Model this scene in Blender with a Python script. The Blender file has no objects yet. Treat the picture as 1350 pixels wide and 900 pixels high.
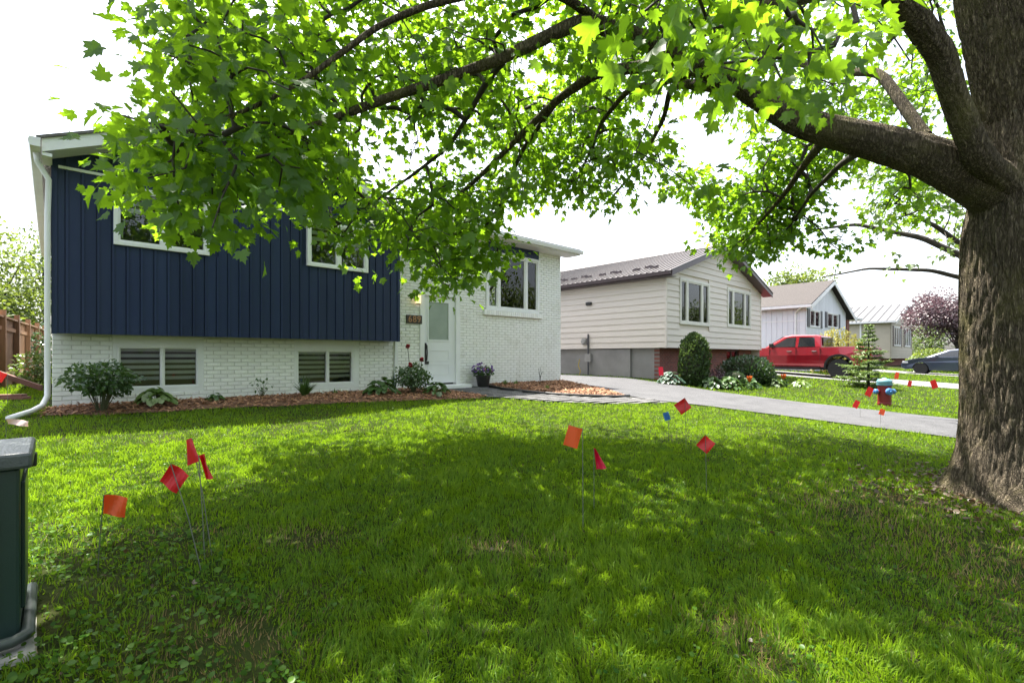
import bpy, bmesh, math, random
import numpy as np
from mathutils import Vector, Matrix, noise as mnoise

rng = np.random.default_rng(7)
random.seed(7)
S = bpy.context.scene
COL = S.collection
rad = math.radians

# ------------------------------------------------------------------ camera
YAW = rad(47.0); FPX = 650.0; HZ = 470.0; CZ = 1.15
cam = bpy.data.cameras.new('camera')
cam.sensor_width = 36.0
cam.lens = FPX / 1350.0 * 36.0
cam.shift_y = (HZ - 450.0) / 1350.0
cam.clip_start = 0.05; cam.clip_end = 2000.0
camo = bpy.data.objects.new('camera', cam); COL.objects.link(camo)
camo.location = (0, 0, CZ)
camo.rotation_euler = (rad(90), 0, YAW - rad(90))
S.camera = camo

# ------------------------------------------------------------------ sky + sun + exposure
SUN_EL = rad(69.0); SUN_AZ = rad(12.0)          # azimuth from +Y towards +X
w = bpy.data.worlds.new('World'); S.world = w; w.use_nodes = True
nt = w.node_tree; nt.nodes.clear()
sky = nt.nodes.new('ShaderNodeTexSky'); sky.sky_type = 'NISHITA'; sky.sun_disc = False
sky.sun_elevation = SUN_EL; sky.sun_rotation = SUN_AZ
sky.air_density = 1.0; sky.dust_density = 4.0; sky.ozone_density = 1.0
hs = nt.nodes.new('ShaderNodeHueSaturation'); hs.inputs['Saturation'].default_value = 0.5
bg = nt.nodes.new('ShaderNodeBackground'); bg.inputs['Strength'].default_value = 0.125
wo = nt.nodes.new('ShaderNodeOutputWorld')
nt.links.new(sky.outputs[0], hs.inputs['Color']); nt.links.new(hs.outputs[0], bg.inputs[0]); nt.links.new(bg.outputs[0], wo.inputs[0])
sl = bpy.data.lights.new('sun', 'SUN'); sl.energy = 5.0; sl.angle = rad(0.53); sl.color = (1.0, 0.95, 0.86)
so = bpy.data.objects.new('sun', sl); COL.objects.link(so)
SUND = Vector((math.sin(SUN_AZ) * math.cos(SUN_EL), math.cos(SUN_AZ) * math.cos(SUN_EL), math.sin(SUN_EL)))
so.rotation_euler = SUND.to_track_quat('Z', 'Y').to_euler()
so.location = (10, 40, 60)
S.view_settings.view_transform = 'Standard'; S.view_settings.look = 'None'
S.view_settings.gamma = 1.0; S.view_settings.exposure = 2.12
S.cycles.use_denoising = True
S.cycles.max_bounces = 8; S.cycles.transparent_max_bounces = 12
S.cycles.transmission_bounces = 6; S.cycles.diffuse_bounces = 4; S.cycles.glossy_bounces = 3
S.cycles.caustics_reflective = False; S.cycles.caustics_refractive = False

FW = np.array([math.cos(YAW), math.sin(YAW)]); RT = np.array([math.sin(YAW), -math.cos(YAW)])
def at(px, py, t):
    """real-world point seen in direction (px, py) at t metres ahead"""
    d = FW + (px - 675) / FPX * RT
    return (d[0] * t, d[1] * t, CZ + (HZ - py) / FPX * t)
def proj(P):
    P = np.atleast_2d(P)
    d = P[:, 0] * FW[0] + P[:, 1] * FW[1]; l = P[:, 0] * RT[0] + P[:, 1] * RT[1]
    ds = np.where(np.abs(d) < 1e-3, 1e-3, d)
    return 675 + FPX * l / ds, HZ - FPX * (P[:, 2] - CZ) / ds, d
def inpoly(x, y, poly):
    x = np.asarray(x, float); y = np.asarray(y, float); r = np.zeros(x.shape, bool)
    n = len(poly); j = n - 1
    for i in range(n):
        xi, yi = poly[i]; xj, yj = poly[j]
        c = ((yi > y) != (yj > y)) & (x < (xj - xi) * (y - yi) / ((yj - yi) or 1e-9) + xi)
        r ^= c; j = i
    return r

# ------------------------------------------------------------------ ground shape
GY = [-40, -4.5, -2, 0, 1, 3.5, 6, 8, 9.5, 12, 200]
GZ = [-.36, -.36, -.2, -.12, -.06, .07, .19, .32, .41, .44, .44]
def gz(x, y):
    z = np.interp(y, GY, GZ) - .12 * np.exp(-((np.asarray(x, float) - 16) / 5.0) ** 2) * np.clip(1 - (np.asarray(y, float) - 4) / 4, 0, 1)
    return z
def g(x, y): return float(gz(x, y))

# ------------------------------------------------------------------ material helpers
def newmat(name):
    m = bpy.data.materials.new(name); m.use_nodes = True
    t = m.node_tree; b = t.nodes['Principled BSDF']
    return m, t, b
def N(t, ty, **kw):
    n = t.nodes.new(ty)
    for k, v in kw.items():
        if k in n.inputs: n.inputs[k].default_value = v
        else: setattr(n, k, v)
    return n
def mixc(t, fac, c1, c2):
    n = t.nodes.new('ShaderNodeMix'); n.data_type = 'RGBA'
    for i, v in ((0, fac), (6, c1), (7, c2)):
        if hasattr(v, 'is_output'): t.links.new(v, n.inputs[i])
        elif i == 0: n.inputs[0].default_value = v
        else: n.inputs[i].default_value = (*v, 1)
    return n.outputs[2]
def ramp(t, fac, a, b):
    n = t.nodes.new('ShaderNodeMapRange'); n.inputs[1].default_value = a; n.inputs[2].default_value = b
    t.links.new(fac, n.inputs[0]); return n.outputs[0]
def coords(t, scale=(1, 1, 1), kind='Object'):
    c = t.nodes.new('ShaderNodeTexCoord'); m = t.nodes.new('ShaderNodeMapping')
    m.inputs['Scale'].default_value = scale; t.links.new(c.outputs[kind], m.inputs[0]); return m.outputs[0]
def pm(name, c1, c2=None, scale=6.0, rough=.6, bump=0.0, bscale=60.0, stretch=(1, 1, 1), metal=0.0, spec=.5, rnd=0.0, coat=0.0, dirt_or_shade=None):
    """principled with two-scale colour variation, optional grain bump, per-object variation"""
    m, t, b = newmat(name)
    b.inputs['Roughness'].default_value = rough; b.inputs['Metallic'].default_value = metal
    b.inputs['Specular IOR Level'].default_value = spec
    if coat: b.inputs['Coat Weight'].default_value = coat; b.inputs['Coat Roughness'].default_value = .04
    co = coords(t, stretch)
    c2 = c2 or tuple(x * .8 for x in c1)
    n1 = N(t, 'ShaderNodeTexNoise', Scale=scale, Detail=6.0, Roughness=.6); t.links.new(co, n1.inputs['Vector'])
    col = mixc(t, ramp(t, n1.outputs[0], .35, .68), c1, c2)
    if dirt_or_shade:
        n3 = N(t, 'ShaderNodeTexNoise', Scale=scale * .23, Detail=8.0, Roughness=.7); t.links.new(co, n3.inputs['Vector'])
        col = mixc(t, ramp(t, n3.outputs[0], .52, .8), col, dirt_or_shade)
    if rnd:
        oi = t.nodes.new('ShaderNodeObjectInfo'); h = t.nodes.new('ShaderNodeHueSaturation')
        mr = t.nodes.new('ShaderNodeMapRange'); mr.inputs[3].default_value = 1 - rnd; mr.inputs[4].default_value = 1 + rnd
        t.links.new(oi.outputs['Random'], mr.inputs[0]); t.links.new(mr.outputs[0], h.inputs['Value']); t.links.new(col, h.inputs['Color']); col = h.outputs[0]
    t.links.new(col, b.inputs['Base Color'])
    if bump:
        n2 = N(t, 'ShaderNodeTexNoise', Scale=bscale, Detail=4.0); t.links.new(co, n2.inputs['Vector'])
        bp = N(t, 'ShaderNodeBump', Strength=bump, Distance=.02); t.links.new(n2.outputs[0], bp.inputs['Height']); t.links.new(bp.outputs[0], b.inputs['Normal'])
    return m
def leafmat(name, c1, c2, trans=.45, tcol=None, rough=.45, attr='tint', scale=3.0, gloss=.06):
    """leaf: diffuse + light passing through + a little gloss, tint per leaf"""
    m, t, b = newmat(name); t.nodes.remove(b)
    out = [n for n in t.nodes if n.type == 'OUTPUT_MATERIAL'][0]
    a = N(t, 'ShaderNodeAttribute'); a.attribute_name = attr
    oi = t.nodes.new('ShaderNodeObjectInfo')
    ad = N(t, 'ShaderNodeMath', operation='ADD'); t.links.new(a.outputs['Fac'], ad.inputs[0]); 
    mu = N(t, 'ShaderNodeMath', operation='MULTIPLY'); mu.inputs[1].default_value = .25
    t.links.new(oi.outputs['Random'], mu.inputs[0]); t.links.new(mu.outputs[0], ad.inputs[1])
    col = mixc(t, ad.outputs[0], c1, c2)
    d = t.nodes.new('ShaderNodeBsdfDiffuse'); t.links.new(col, d.inputs[0])
    tr = t.nodes.new('ShaderNodeBsdfTranslucent')
    if tcol is None: tcol = tuple(min(1, x * k) for x, k in zip(c2, (1.9, 1.6, .9)))
    tc = mixc(t, .65, (0, 0, 0), tcol); n = tc.node
    t.links.new(col, n.inputs[6])
    t.links.new(tc, tr.inputs[0])
    mx = t.nodes.new('ShaderNodeMixShader'); mx.inputs[0].default_value = trans
    t.links.new(d.outputs[0], mx.inputs[1]); t.links.new(tr.outputs[0], mx.inputs[2])
    gl = N(t, 'ShaderNodeBsdfGlossy', Roughness=rough); mg = t.nodes.new('ShaderNodeMixShader'); mg.inputs[0].default_value = gloss
    t.links.new(mx.outputs[0], mg.inputs[1]); t.links.new(gl.outputs[0], mg.inputs[2]); t.links.new(mg.outputs[0], out.inputs[0])
    return m
def glassmat(name, tint=(.9, .92, .92), refl=1.0):
    m, t, b = newmat(name); t.nodes.remove(b)
    out = [n for n in t.nodes if n.type == 'OUTPUT_MATERIAL'][0]
    fr = N(t, 'ShaderNodeFresnel', IOR=1.5); tp = t.nodes.new('ShaderNodeBsdfTransparent'); tp.inputs[0].default_value = (*tint, 1)
    gl = N(t, 'ShaderNodeBsdfGlossy', Roughness=.01); gl.inputs[0].default_value = (refl, refl, refl, 1)
    mx = t.nodes.new('ShaderNodeMixShader'); t.links.new(fr.outputs[0], mx.inputs[0]); t.links.new(tp.outputs[0], mx.inputs[1]); t.links.new(gl.outputs[0], mx.inputs[2])
    t.links.new(mx.outputs[0], out.inputs[0]); return m

# ------------------------------------------------------------------ object helpers
def tag(o, label=None, cat=None, group=None, kind=None):
    if label: o['label'] = label
    if cat: o['category'] = cat
    if group: o['group'] = group
    if kind: o['kind'] = kind
    return o
def link(name, me, parent=None):
    o = bpy.data.objects.new(name, me); COL.objects.link(o)
    if parent is not None: o.parent = parent
    return o
def thing(name, label, cat, loc=(0, 0, 0), rz=0.0, group=None):
    o = bpy.data.objects.new(name, None); COL.objects.link(o); o.empty_display_size = .2
    o.location = loc; o.rotation_euler = (0, 0, rz)
    return tag(o, label, cat, group)
def copy_tree(o, parent=None):
    c = o.copy(); COL.objects.link(c); c.parent = parent
    for ch in list(o.children): copy_tree(ch, c)
    return c
class MB:
    def __init__(s): s.v = []; s.f = []; s.t = []
    def add(s, vs, fs, tint=0.0):
        n = len(s.v); s.v += [tuple(map(float, p)) for p in vs]; s.f += [tuple(i + n for i in q) for q in fs]; s.t += [tint] * len(vs); return s
    def box(s, x0, x1, y0, y1, z0, z1, tint=0.0):
        return s.add([(x0, y0, z0), (x1, y0, z0), (x1, y1, z0), (x0, y1, z0), (x0, y0, z1), (x1, y0, z1), (x1, y1, z1), (x0, y1, z1)],
                     [(0, 3, 2, 1), (4, 5, 6, 7), (0, 1, 5, 4), (1, 2, 6, 5), (2, 3, 7, 6), (3, 0, 4, 7)], tint)
    def quad(s, a, b, c, d, tint=0.0): return s.add([a, b, c, d], [(0, 1, 2, 3)], tint)
    def prism(s, poly, axis, a, b, tint=0.0):
        """poly: 2-D outline, extruded from a to b along axis 'x','y','z'"""
        def p(u, v, k):
            return (k, u, v) if axis == 'x' else (u, k, v) if axis == 'y' else (u, v, k)
        n = len(poly); vs = [p(u, v, a) for u, v in poly] + [p(u, v, b) for u, v in poly]
        fs = [tuple(range(n))[::-1], tuple(range(n, 2 * n))] + [(i, (i + 1) % n, n + (i + 1) % n, n + i) for i in range(n)]
        return s.add(vs, fs, tint)
    def tube(s, pts, r, n=8, cap=True, tint=0.0):
        pts = [Vector(p) for p in pts]; rs = r if hasattr(r, '__len__') else [r] * len(pts)
        base = len(s.v); up = Vector((0, 0, 1)); prev = None
        for i, p in enumerate(pts):
            d = (pts[min(i + 1, len(pts) - 1)] - pts[max(i - 1, 0)]).normalized()
            if prev is None:
                a = d.cross(up if abs(d.z) < .9 else Vector((1, 0, 0))).normalized()
            else: a = (prev - d * prev.dot(d)).normalized()
            prev = a; b = d.cross(a)
            for k in range(n):
                th = 2 * math.pi * k / n; q = p + (a * math.cos(th) + b * math.sin(th)) * rs[i]
                s.v.append(tuple(q)); s.t.append(tint)
        for i in range(len(pts) - 1):
            for k in range(n):
                s.f.append((base + i * n + k, base + i * n + (k + 1) % n, base + (i + 1) * n + (k + 1) % n, base + (i + 1) * n + k))
        if cap:
            s.f.append(tuple(base + k for k in range(n))[::-1]); e = base + (len(pts) - 1) * n; s.f.append(tuple(e + k for k in range(n)))
        return s
    def lathe(s, prof, n=20, c=(0, 0, 0), axis='z', tint=0.0):
        base = len(s.v)
        for r, h in prof:
            for k in range(n):
                th = 2 * math.pi * k / n; a, b = r * math.cos(th), r * math.sin(th)
                q = (a, b, h) if axis == 'z' else (a, h, b) if axis == 'y' else (h, a, b)
                s.v.append((q[0] + c[0], q[1] + c[1], q[2] + c[2])); s.t.append(tint)
        for i in range(len(prof) - 1):
            for k in range(n):
                s.f.append((base + i * n + k, base + i * n + (k + 1) % n, base + (i + 1) * n + (k + 1) % n, base + (i + 1) * n + k))
        s.f.append(tuple(base + k for k in range(n))[::-1]); e = base + (len(prof) - 1) * n; s.f.append(tuple(e + k for k in range(n)))
        return s
    def build(s, name, mat, parent=None, smooth=False, bevel=0.0):
        me = bpy.data.meshes.new(name); me.from_pydata(s.v, [], s.f)
        if any(s.t):
            a = me.attributes.new('tint', 'FLOAT', 'POINT'); a.data.foreach_set('value', s.t)
        bm = bmesh.new(); bm.from_mesh(me); bmesh.ops.recalc_face_normals(bm, faces=bm.faces); bm.to_mesh(me); bm.free()
        me.materials.append(mat)
        o = link(name, me, parent)
        if smooth:
            me.polygons.foreach_set('use_smooth', [True] * len(me.polygons))
        if bevel:
            b = o.modifiers.new('bevel', 'BEVEL'); b.width = bevel; b.segments = 2; b.limit_method = 'ANGLE'; b.angle_limit = rad(35)
        return o
def fast(name, V, F, mat, parent=None, tint=None, smooth=False):
    """numpy mesh: V (n,3), F (m,k)"""
    V = np.ascontiguousarray(V, dtype=np.float32); F = np.ascontiguousarray(F, dtype=np.int32)
    me = bpy.data.meshes.new(name); k = F.shape[1]
    me.vertices.add(len(V)); me.vertices.foreach_set('co', V.ravel())
    me.loops.add(F.size); me.loops.foreach_set('vertex_index', F.ravel())
    me.polygons.add(len(F)); me.polygons.foreach_set('loop_start', np.arange(0, F.size, k, dtype=np.int32))
    if smooth: me.polygons.foreach_set('use_smooth', np.ones(len(F), bool))
    me.update(calc_edges=True)
    if tint is not None:
        a = me.attributes.new('tint', 'FLOAT', 'POINT'); a.data.foreach_set('value', np.ascontiguousarray(tint, dtype=np.float32))
    me.materials.append(mat)
    return link(name, me, parent)

def frames(nrm, tip):
    """orthonormal frames: y = tip, z = normal"""
    y = tip / np.linalg.norm(tip, axis=1, keepdims=True)
    z = nrm - (nrm * y).sum(1, keepdims=True) * y
    z = z / np.maximum(np.linalg.norm(z, axis=1, keepdims=True), 1e-6)
    x = np.cross(y, z); return x, y, z
def place(shape, faces, pos, x, y, z, size):
    """instances of a small leaf shape as one array mesh"""
    sh = np.asarray(shape, float); n = len(pos); k = len(sh)
    V = pos[:, None, :] + size[:, None, None] * (sh[None, :, 0, None] * x[:, None, :] + sh[None, :, 1, None] * y[:, None, :] + sh[None, :, 2, None] * z[:, None, :])
    F = np.asarray(faces)[None] + (np.arange(n) * k)[:, None, None]
    return V.reshape(-1, 3), F.reshape(-1, F.shape[-1])
def unit(v): return v / np.maximum(np.linalg.norm(v, axis=-1, keepdims=True), 1e-9)
OVAL = [(0, 0, 0), (.28, .3, .06), (.24, .68, .05), (0, 1, -.06), (-.24, .68, .05), (-.28, .3, .06), (0, .45, 0)]
OVALF = [(0, 1, 6), (1, 2, 6), (2, 3, 6), (3, 4, 6), (4, 5, 6), (5, 0, 6)]
DIA = [(0, 0, 0), (.3, .5, .06), (0, 1, -.05), (-.3, .5, .06)]
DIAF = [(0, 1, 2), (0, 2, 3)]
def ellipsoid_pts(n, c, r, shell=.55, lump=.18, seed=0):
    rg = np.random.default_rng(seed + 11)
    d = unit(rg.normal(size=(n, 3)))
    k = rg.uniform(shell ** 3, 1, n) ** (1 / 3)
    ph = rg.uniform(0, 6.28, 6)
    lp = 1 + lump * (np.sin(d[:, 0] * 5 + ph[0]) * np.sin(d[:, 1] * 5 + ph[1]) + .7 * np.sin(d[:, 2] * 7 + ph[2] + 3 * d[:, 0]))
    return np.asarray(c) + d * np.asarray(r) * (k * lp)[:, None], d
def leafcloud(name, mat, parent, n, c, r, size, seed=0, shell=.5, lump=.15, droop=.2, shape=OVAL, faces=OVALF, updown=.5, zmin=None, kind=None):
    rg = np.random.default_rng(seed + 5)
    p, d = ellipsoid_pts(n, c, r, shell, lump, seed)
    if zmin is not None:
        k = p[:, 2] > zmin; p, d = p[k], d[k]
    n = len(p)
    nr = unit(d * (1 - updown) + np.array([0, 0, updown]) + rg.normal(0, .4, (n, 3)))
    tip = unit(d + rg.normal(0, .6, (n, 3)) + np.array([0, 0, -droop]))
    x, y, z = frames(nr, tip); sz = size * rg.uniform(.65, 1.25, n)
    V, F = place(shape, faces, p - y * sz[:, None] * .5, x, y, z, sz)
    o = fast(name, V, F, mat, parent, np.repeat(rg.uniform(0, .75, n), len(shape)))
    if kind: o['kind'] = kind
    return o
# ================================================================== MATERIALS
M = {}
M['soil'] = pm('soil_under_grass', (.016, .028, .006), (.03, .032, .010), 2.2, .95, .6, 40, spec=.05, dirt_or_shade=(.012, .020, .005))
M['asphalt'] = pm('grey_driveway', (.046, .046, .050), (.066, .066, .070), 2.4, .9, .5, 220, dirt_or_shade=(.024, .024, .027))  # dark blotches: stains plus tree shade painted into the driveway colour
M['road'] = pm('road_asphalt', (.06, .06, .062), (.09, .09, .09), 3.0, .9, .4, 200)
M['concrete'] = pm('concrete', (.36, .345, .32), (.28, .27, .25), 2.5, .9, .35, 90, dirt_or_shade=(.2, .19, .17))
M['concrete_drive'] = pm('pale_concrete_drive', (.15, .148, .146), (.125, .123, .121), 1.5, .9, .3, 90)
M['found'] = pm('foundation_parging', (.30, .285, .265), (.24, .23, .215), 1.6, .9, .4, 60, dirt_or_shade=(.17, .16, .15))
M['paver'] = pm('path_paver', (.10, .098, .098), (.078, .077, .076), 5, .9, .4, 120, rnd=.18)
M['brick'] = pm('white_painted_brick', (.86, .855, .835), (.80, .795, .765), 9, .55, .5, 70, rnd=.05, dirt_or_shade=(.66, .64, .58))
M['mortar'] = pm('painted_mortar', (.66, .65, .62), (.58, .57, .54), 8, .9, .4, 90)
M['navy'] = pm('navy_siding', (.015, .025, .070), (.019, .031, .080), 3, .5, .1, 30, (1, 1, .15), rnd=.12, spec=.28, dirt_or_shade=(.028, .040, .088))
M['white'] = pm('white_vinyl', (.78, .78, .78), (.72, .72, .72), 3, .4, dirt_or_shade=(.62, .61, .58))
M['door'] = pm('white_door_paint', (.72, .73, .74), (.68, .69, .70), 2, .35)
M['shingle'] = pm('roof_shingle_grey', (.10, .095, .09), (.16, .15, .14), 9, .95, .6, 80)
M['shingle_brown'] = pm('roof_shingle_brown', (.046, .038, .034), (.03, .026, .025), 12, .95, .6, 60)
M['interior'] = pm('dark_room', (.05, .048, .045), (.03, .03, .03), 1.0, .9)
M['blind'] = pm('blind_fabric', (.72, .72, .74), (.64, .64, .66), 2, .8)
M['glass'] = glassmat('window_glass')
M['frost'] = pm('frosted_glass', (.30, .35, .31), (.24, .29, .25), 2, .18, spec=.6)
M['black'] = pm('black_metal', (.012, .012, .012), (.02, .02, .02), 8, .4)
M['bronze'] = pm('dark_bronze_plaque', (.03, .022, .016), (.045, .03, .02), 12, .4)
M['copper'] = pm('copper_digits', (.45, .25, .13), (.38, .2, .1), 9, .35, metal=.6)
M['lap'] = pm('beige_lap_siding', (.68, .61, .53), (.64, .575, .50), 2, .55, .12, 40, (.3, .3, 3), rnd=.03)
M['brownmetal'] = pm('brown_eave_metal', (.075, .05, .052), (.06, .042, .042), 3, .4)
M['metalroof'] = pm('grey_brown_metal_roof', (.078, .066, .063), (.062, .054, .052), 4, .38, .1, 30, metal=.2, rnd=.07)
M['metalroof2'] = pm('pale_metal_roof', (.11, .107, .107), (.09, .088, .088), 4, .4, metal=.2, rnd=.05)
M['cream'] = pm('cream_window_frame', (.70, .68, .60), (.64, .62, .55), 3, .45)
M['whiteboard'] = pm('white_board_siding', (.70, .71, .75), (.64, .65, .69), 2, .55, .1, 30, (1, 1, .2), rnd=.04)
M['beige2'] = pm('beige_far_siding', (.52, .46, .37), (.47, .42, .34), 2, .6, rnd=.03)
M['shutter'] = pm('grey_shutter', (.075, .075, .085), (.06, .06, .07), 4, .5)
M['shutter_b'] = pm('brown_shutter', (.10, .06, .055), (.08, .05, .045), 4, .5)
M['wood'] = pm('cedar_fence', (.30, .165, .085), (.21, .11, .055), 5, .75, .5, 60, (1, 1, .12), rnd=.22)
M['rustwood'] = pm('red_brown_timber', (.16, .065, .04), (.11, .045, .03), 6, .7, .4, 60, rnd=.2)
M['mulchbase'] = pm('mulch_base', (.17, .085, .048), (.10, .055, .034), 26, .95, 1.0, 90)
def brickwall_mat():
    m, t, b = newmat('red_brick_wall'); b.inputs['Roughness'].default_value = .9
    co = coords(t); sw = t.nodes.new('ShaderNodeSeparateXYZ'); t.links.new(co, sw.inputs[0]); cb = t.nodes.new('ShaderNodeCombineXYZ')
    t.links.new(sw.outputs[0], cb.inputs[0]); t.links.new(sw.outputs[2], cb.inputs[1])
    br = N(t, 'ShaderNodeTexBrick', Scale=1.0); br.inputs['Brick Width'].default_value = .21; br.inputs['Row Height'].default_value = .068; br.inputs['Mortar Size'].default_value = .006
    br.inputs['Color1'].default_value = (.23, .065, .045, 1); br.inputs['Color2'].default_value = (.14, .045, .035, 1); br.inputs['Mortar'].default_value = (.2, .16, .14, 1)
    t.links.new(cb.outputs[0], br.inputs['Vector']); t.links.new(br.outputs[0], b.inputs['Base Color'])
    bp = N(t, 'ShaderNodeBump', Strength=.6, Distance=.01); bp.invert = True; t.links.new(br.outputs['Fac'], bp.inputs['Height']); t.links.new(bp.outputs[0], b.inputs['Normal'])
    return m
M['redbrick'] = brickwall_mat()
def chipmat(name, c1, c2, c3):
    m, t, b = newmat(name); b.inputs['Roughness'].default_value = .85
    a = N(t, 'ShaderNodeAttribute'); a.attribute_name = 'tint'
    r = t.nodes.new('ShaderNodeValToRGB'); e = r.color_ramp.elements
    e[0].color = (*c1, 1); e[1].color = (*c3, 1); k = e.new(.55); k.color = (*c2, 1)
    t.links.new(a.outputs['Fac'], r.inputs[0]); t.links.new(r.outputs[0], b.inputs['Base Color']); return m
M['chip'] = chipmat('mulch_chip', (.10, .048, .026), (.30, .145, .07), (.44, .25, .14))

# ================================================================== GROUND
DRIVE_X0, DRIVE_X1 = 10.0, 13.6
ga = np.concatenate([np.linspace(-300, -5, 18), np.arange(-4.75, 30.1, .25), np.linspace(32, 400, 26)])
gb = np.concatenate([np.linspace(-200, -6, 12), np.arange(-5, 16.1, .25), np.linspace(18, 400, 22)])
XX, YY = np.meshgrid(ga, gb, indexing='ij')
GV = np.stack([XX, YY, gz(XX, YY)], -1).reshape(-1, 3); nb_ = len(gb)
ii, jj = np.meshgrid(np.arange(len(ga) - 1), np.arange(nb_ - 1), indexing='ij'); b0 = (ii * nb_ + jj).ravel()
GF = np.stack([b0, b0 + nb_, b0 + nb_ + 1, b0 + 1], 1)
tag(fast('ground', GV, GF, M['soil'], smooth=True), kind='structure')
def strip(name, left, right, mat, dz=.02, nseg=10, parent=None):
    """sheet between two polylines, laid on the ground"""
    V = []; F = []
    def res(pl, n):
        pl = np.array(pl, float); s = np.r_[0, np.cumsum(np.linalg.norm(np.diff(pl, axis=0), axis=1))]
        q = np.linspace(0, s[-1], n); return np.stack([np.interp(q, s, pl[:, 0]), np.interp(q, s, pl[:, 1])], 1)
    n = 60; L = res(left, n); R = res(right, n)
    for i in range(n):
        for k in range(nseg + 1):
            p = L[i] + (R[i] - L[i]) * k / nseg; V.append((p[0], p[1], g(p[0], p[1]) + dz))
    for i in range(n - 1):
        for k in range(nseg):
            a = i * (nseg + 1) + k; F.append((a, a + nseg + 1, a + nseg + 2, a + 1))
    return fast(name, np.array(V), np.array(F), mat, parent, smooth=True)
DRIVE_POLY = [(10.0, -4.0), (13.6, -4.0), (13.6, 8.4), (14.2, 9.6), (14.2, 19), (10.95, 19), (10.95, 9.3), (9.7, 6.55), (9.75, 5.9), (10.0, 4.8)]
tag(strip('driveway', [(10.0, -4.2), (10.0, 4.8), (9.75, 5.9), (9.9, 6.8), (10.95, 9.4), (10.95, 19)], [(13.6, -4.2), (13.6, 5), (13.6, 6.2), (13.7, 7), (14.2, 9.6), (14.2, 19)], M['asphalt'], .022), kind='structure')
# flag-stone path from the door to the driveway: bed and separate pavers
PATH_POLY = [(6.2, 9.4), (7.75, 9.4), (7.7, 8.6), (7.95, 7.6), (8.6, 6.8), (9.7, 6.3), (9.9, 5.5), (8.6, 5.75), (7.3, 6.7), (6.55, 7.8)]
path = strip('path', [(6.2, 9.42), (6.35, 8.4), (6.6, 7.7), (7.3, 6.7), (8.5, 5.8), (9.74, 5.45)], [(7.75, 9.42), (7.68, 8.6), (7.95, 7.65), (8.6, 6.85), (9.2, 6.5), (9.7, 6.42)], M['paver'], .018)
tag(path, kind='structure')
pvm = bpy.data.meshes.new('paver'); pb = bmesh.new(); bmesh.ops.create_cube(pb, size=1.0); bmesh.ops.scale(pb, vec=(.29, .19, .03), verts=pb.verts)
bmesh.ops.bevel(pb, geom=pb.edges[:], offset=.006, segments=1, affect='EDGES'); pb.to_mesh(pvm); pb.free(); pvm.materials.append(M['paver'])
row = 0
for yy in np.arange(5.5, 9.4, .2):
    for xx in np.arange(6.0, 10.0, .3):
        cx = xx + (.15 if row % 2 else 0)
        if inpoly([cx - .12, cx + .12], [yy, yy], PATH_POLY).all():
            o = link('paver', pvm, path); o.location = (cx, yy, g(cx, yy) + .024); o.rotation_euler = (random.uniform(-.012, .012), random.uniform(-.012, .012), random.uniform(-.02, .02))
    row += 1
tag(strip('neighbour_driveway', [(23.6, -4.2), (23.6, 12)], [(27.4, -4.2), (27.4, 12)], M['concrete_drive'], .024), kind='structure')
tag(strip('far_driveway', [(36.0, -4.2), (36.0, 9)], [(40.0, -4.2), (40.0, 9)], M['concrete_drive'], .024), kind='structure')
# the street behind the viewer, with kerb
tag(strip('road', [(-80, -12.5), (160, -12.5)], [(-80, -4.75), (160, -4.75)], M['road'], .02), kind='structure')
kb = MB().box(-80, 160, -4.74, -4.58, -.40, -.24); tag(kb.build('kerb', M['concrete'], bevel=.02), kind='structure')

# ================================================================== BUILDING HELPERS
def cells(x0, x1, z0, z1, holes):
    xs = sorted({x0, x1, *[min(max(h[0], x0), x1) for h in holes], *[min(max(h[1], x0), x1) for h in holes]})
    zs = sorted({z0, z1, *[min(max(h[2], z0), z1) for h in holes], *[min(max(h[3], z0), z1) for h in holes]})
    for a, b in zip(xs, xs[1:]):
        for c, d in zip(zs, zs[1:]):
            mx, mz = (a + b) / 2, (c + d) / 2
            if not any(h[0] < mx < h[1] and h[2] < mz < h[3] for h in holes): yield a, b, c, d
def wallY(mb, x0, x1, z0, z1, yf, th, holes):
    """wall in the plane y = yf (front), built round its openings, with reveals"""
    for a, b, c, d in cells(x0, x1, z0, z1, holes):
        mb.quad((a, yf, c), (b, yf, c), (b, yf, d), (a, yf, d))
    for h in holes:
        a, b, c, d = h[:4]
        mb.quad((a, yf, c), (a, yf + th, c), (a, yf + th, d), (a, yf, d)); mb.quad((b, yf, c), (b, yf, d), (b, yf + th, d), (b, yf + th, c))
        mb.quad((a, yf, c), (b, yf, c), (b, yf + th, c), (a, yf + th, c)); mb.quad((a, yf, d), (a, yf + th, d), (b, yf + th, d), (b, yf, d))
    return mb
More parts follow.
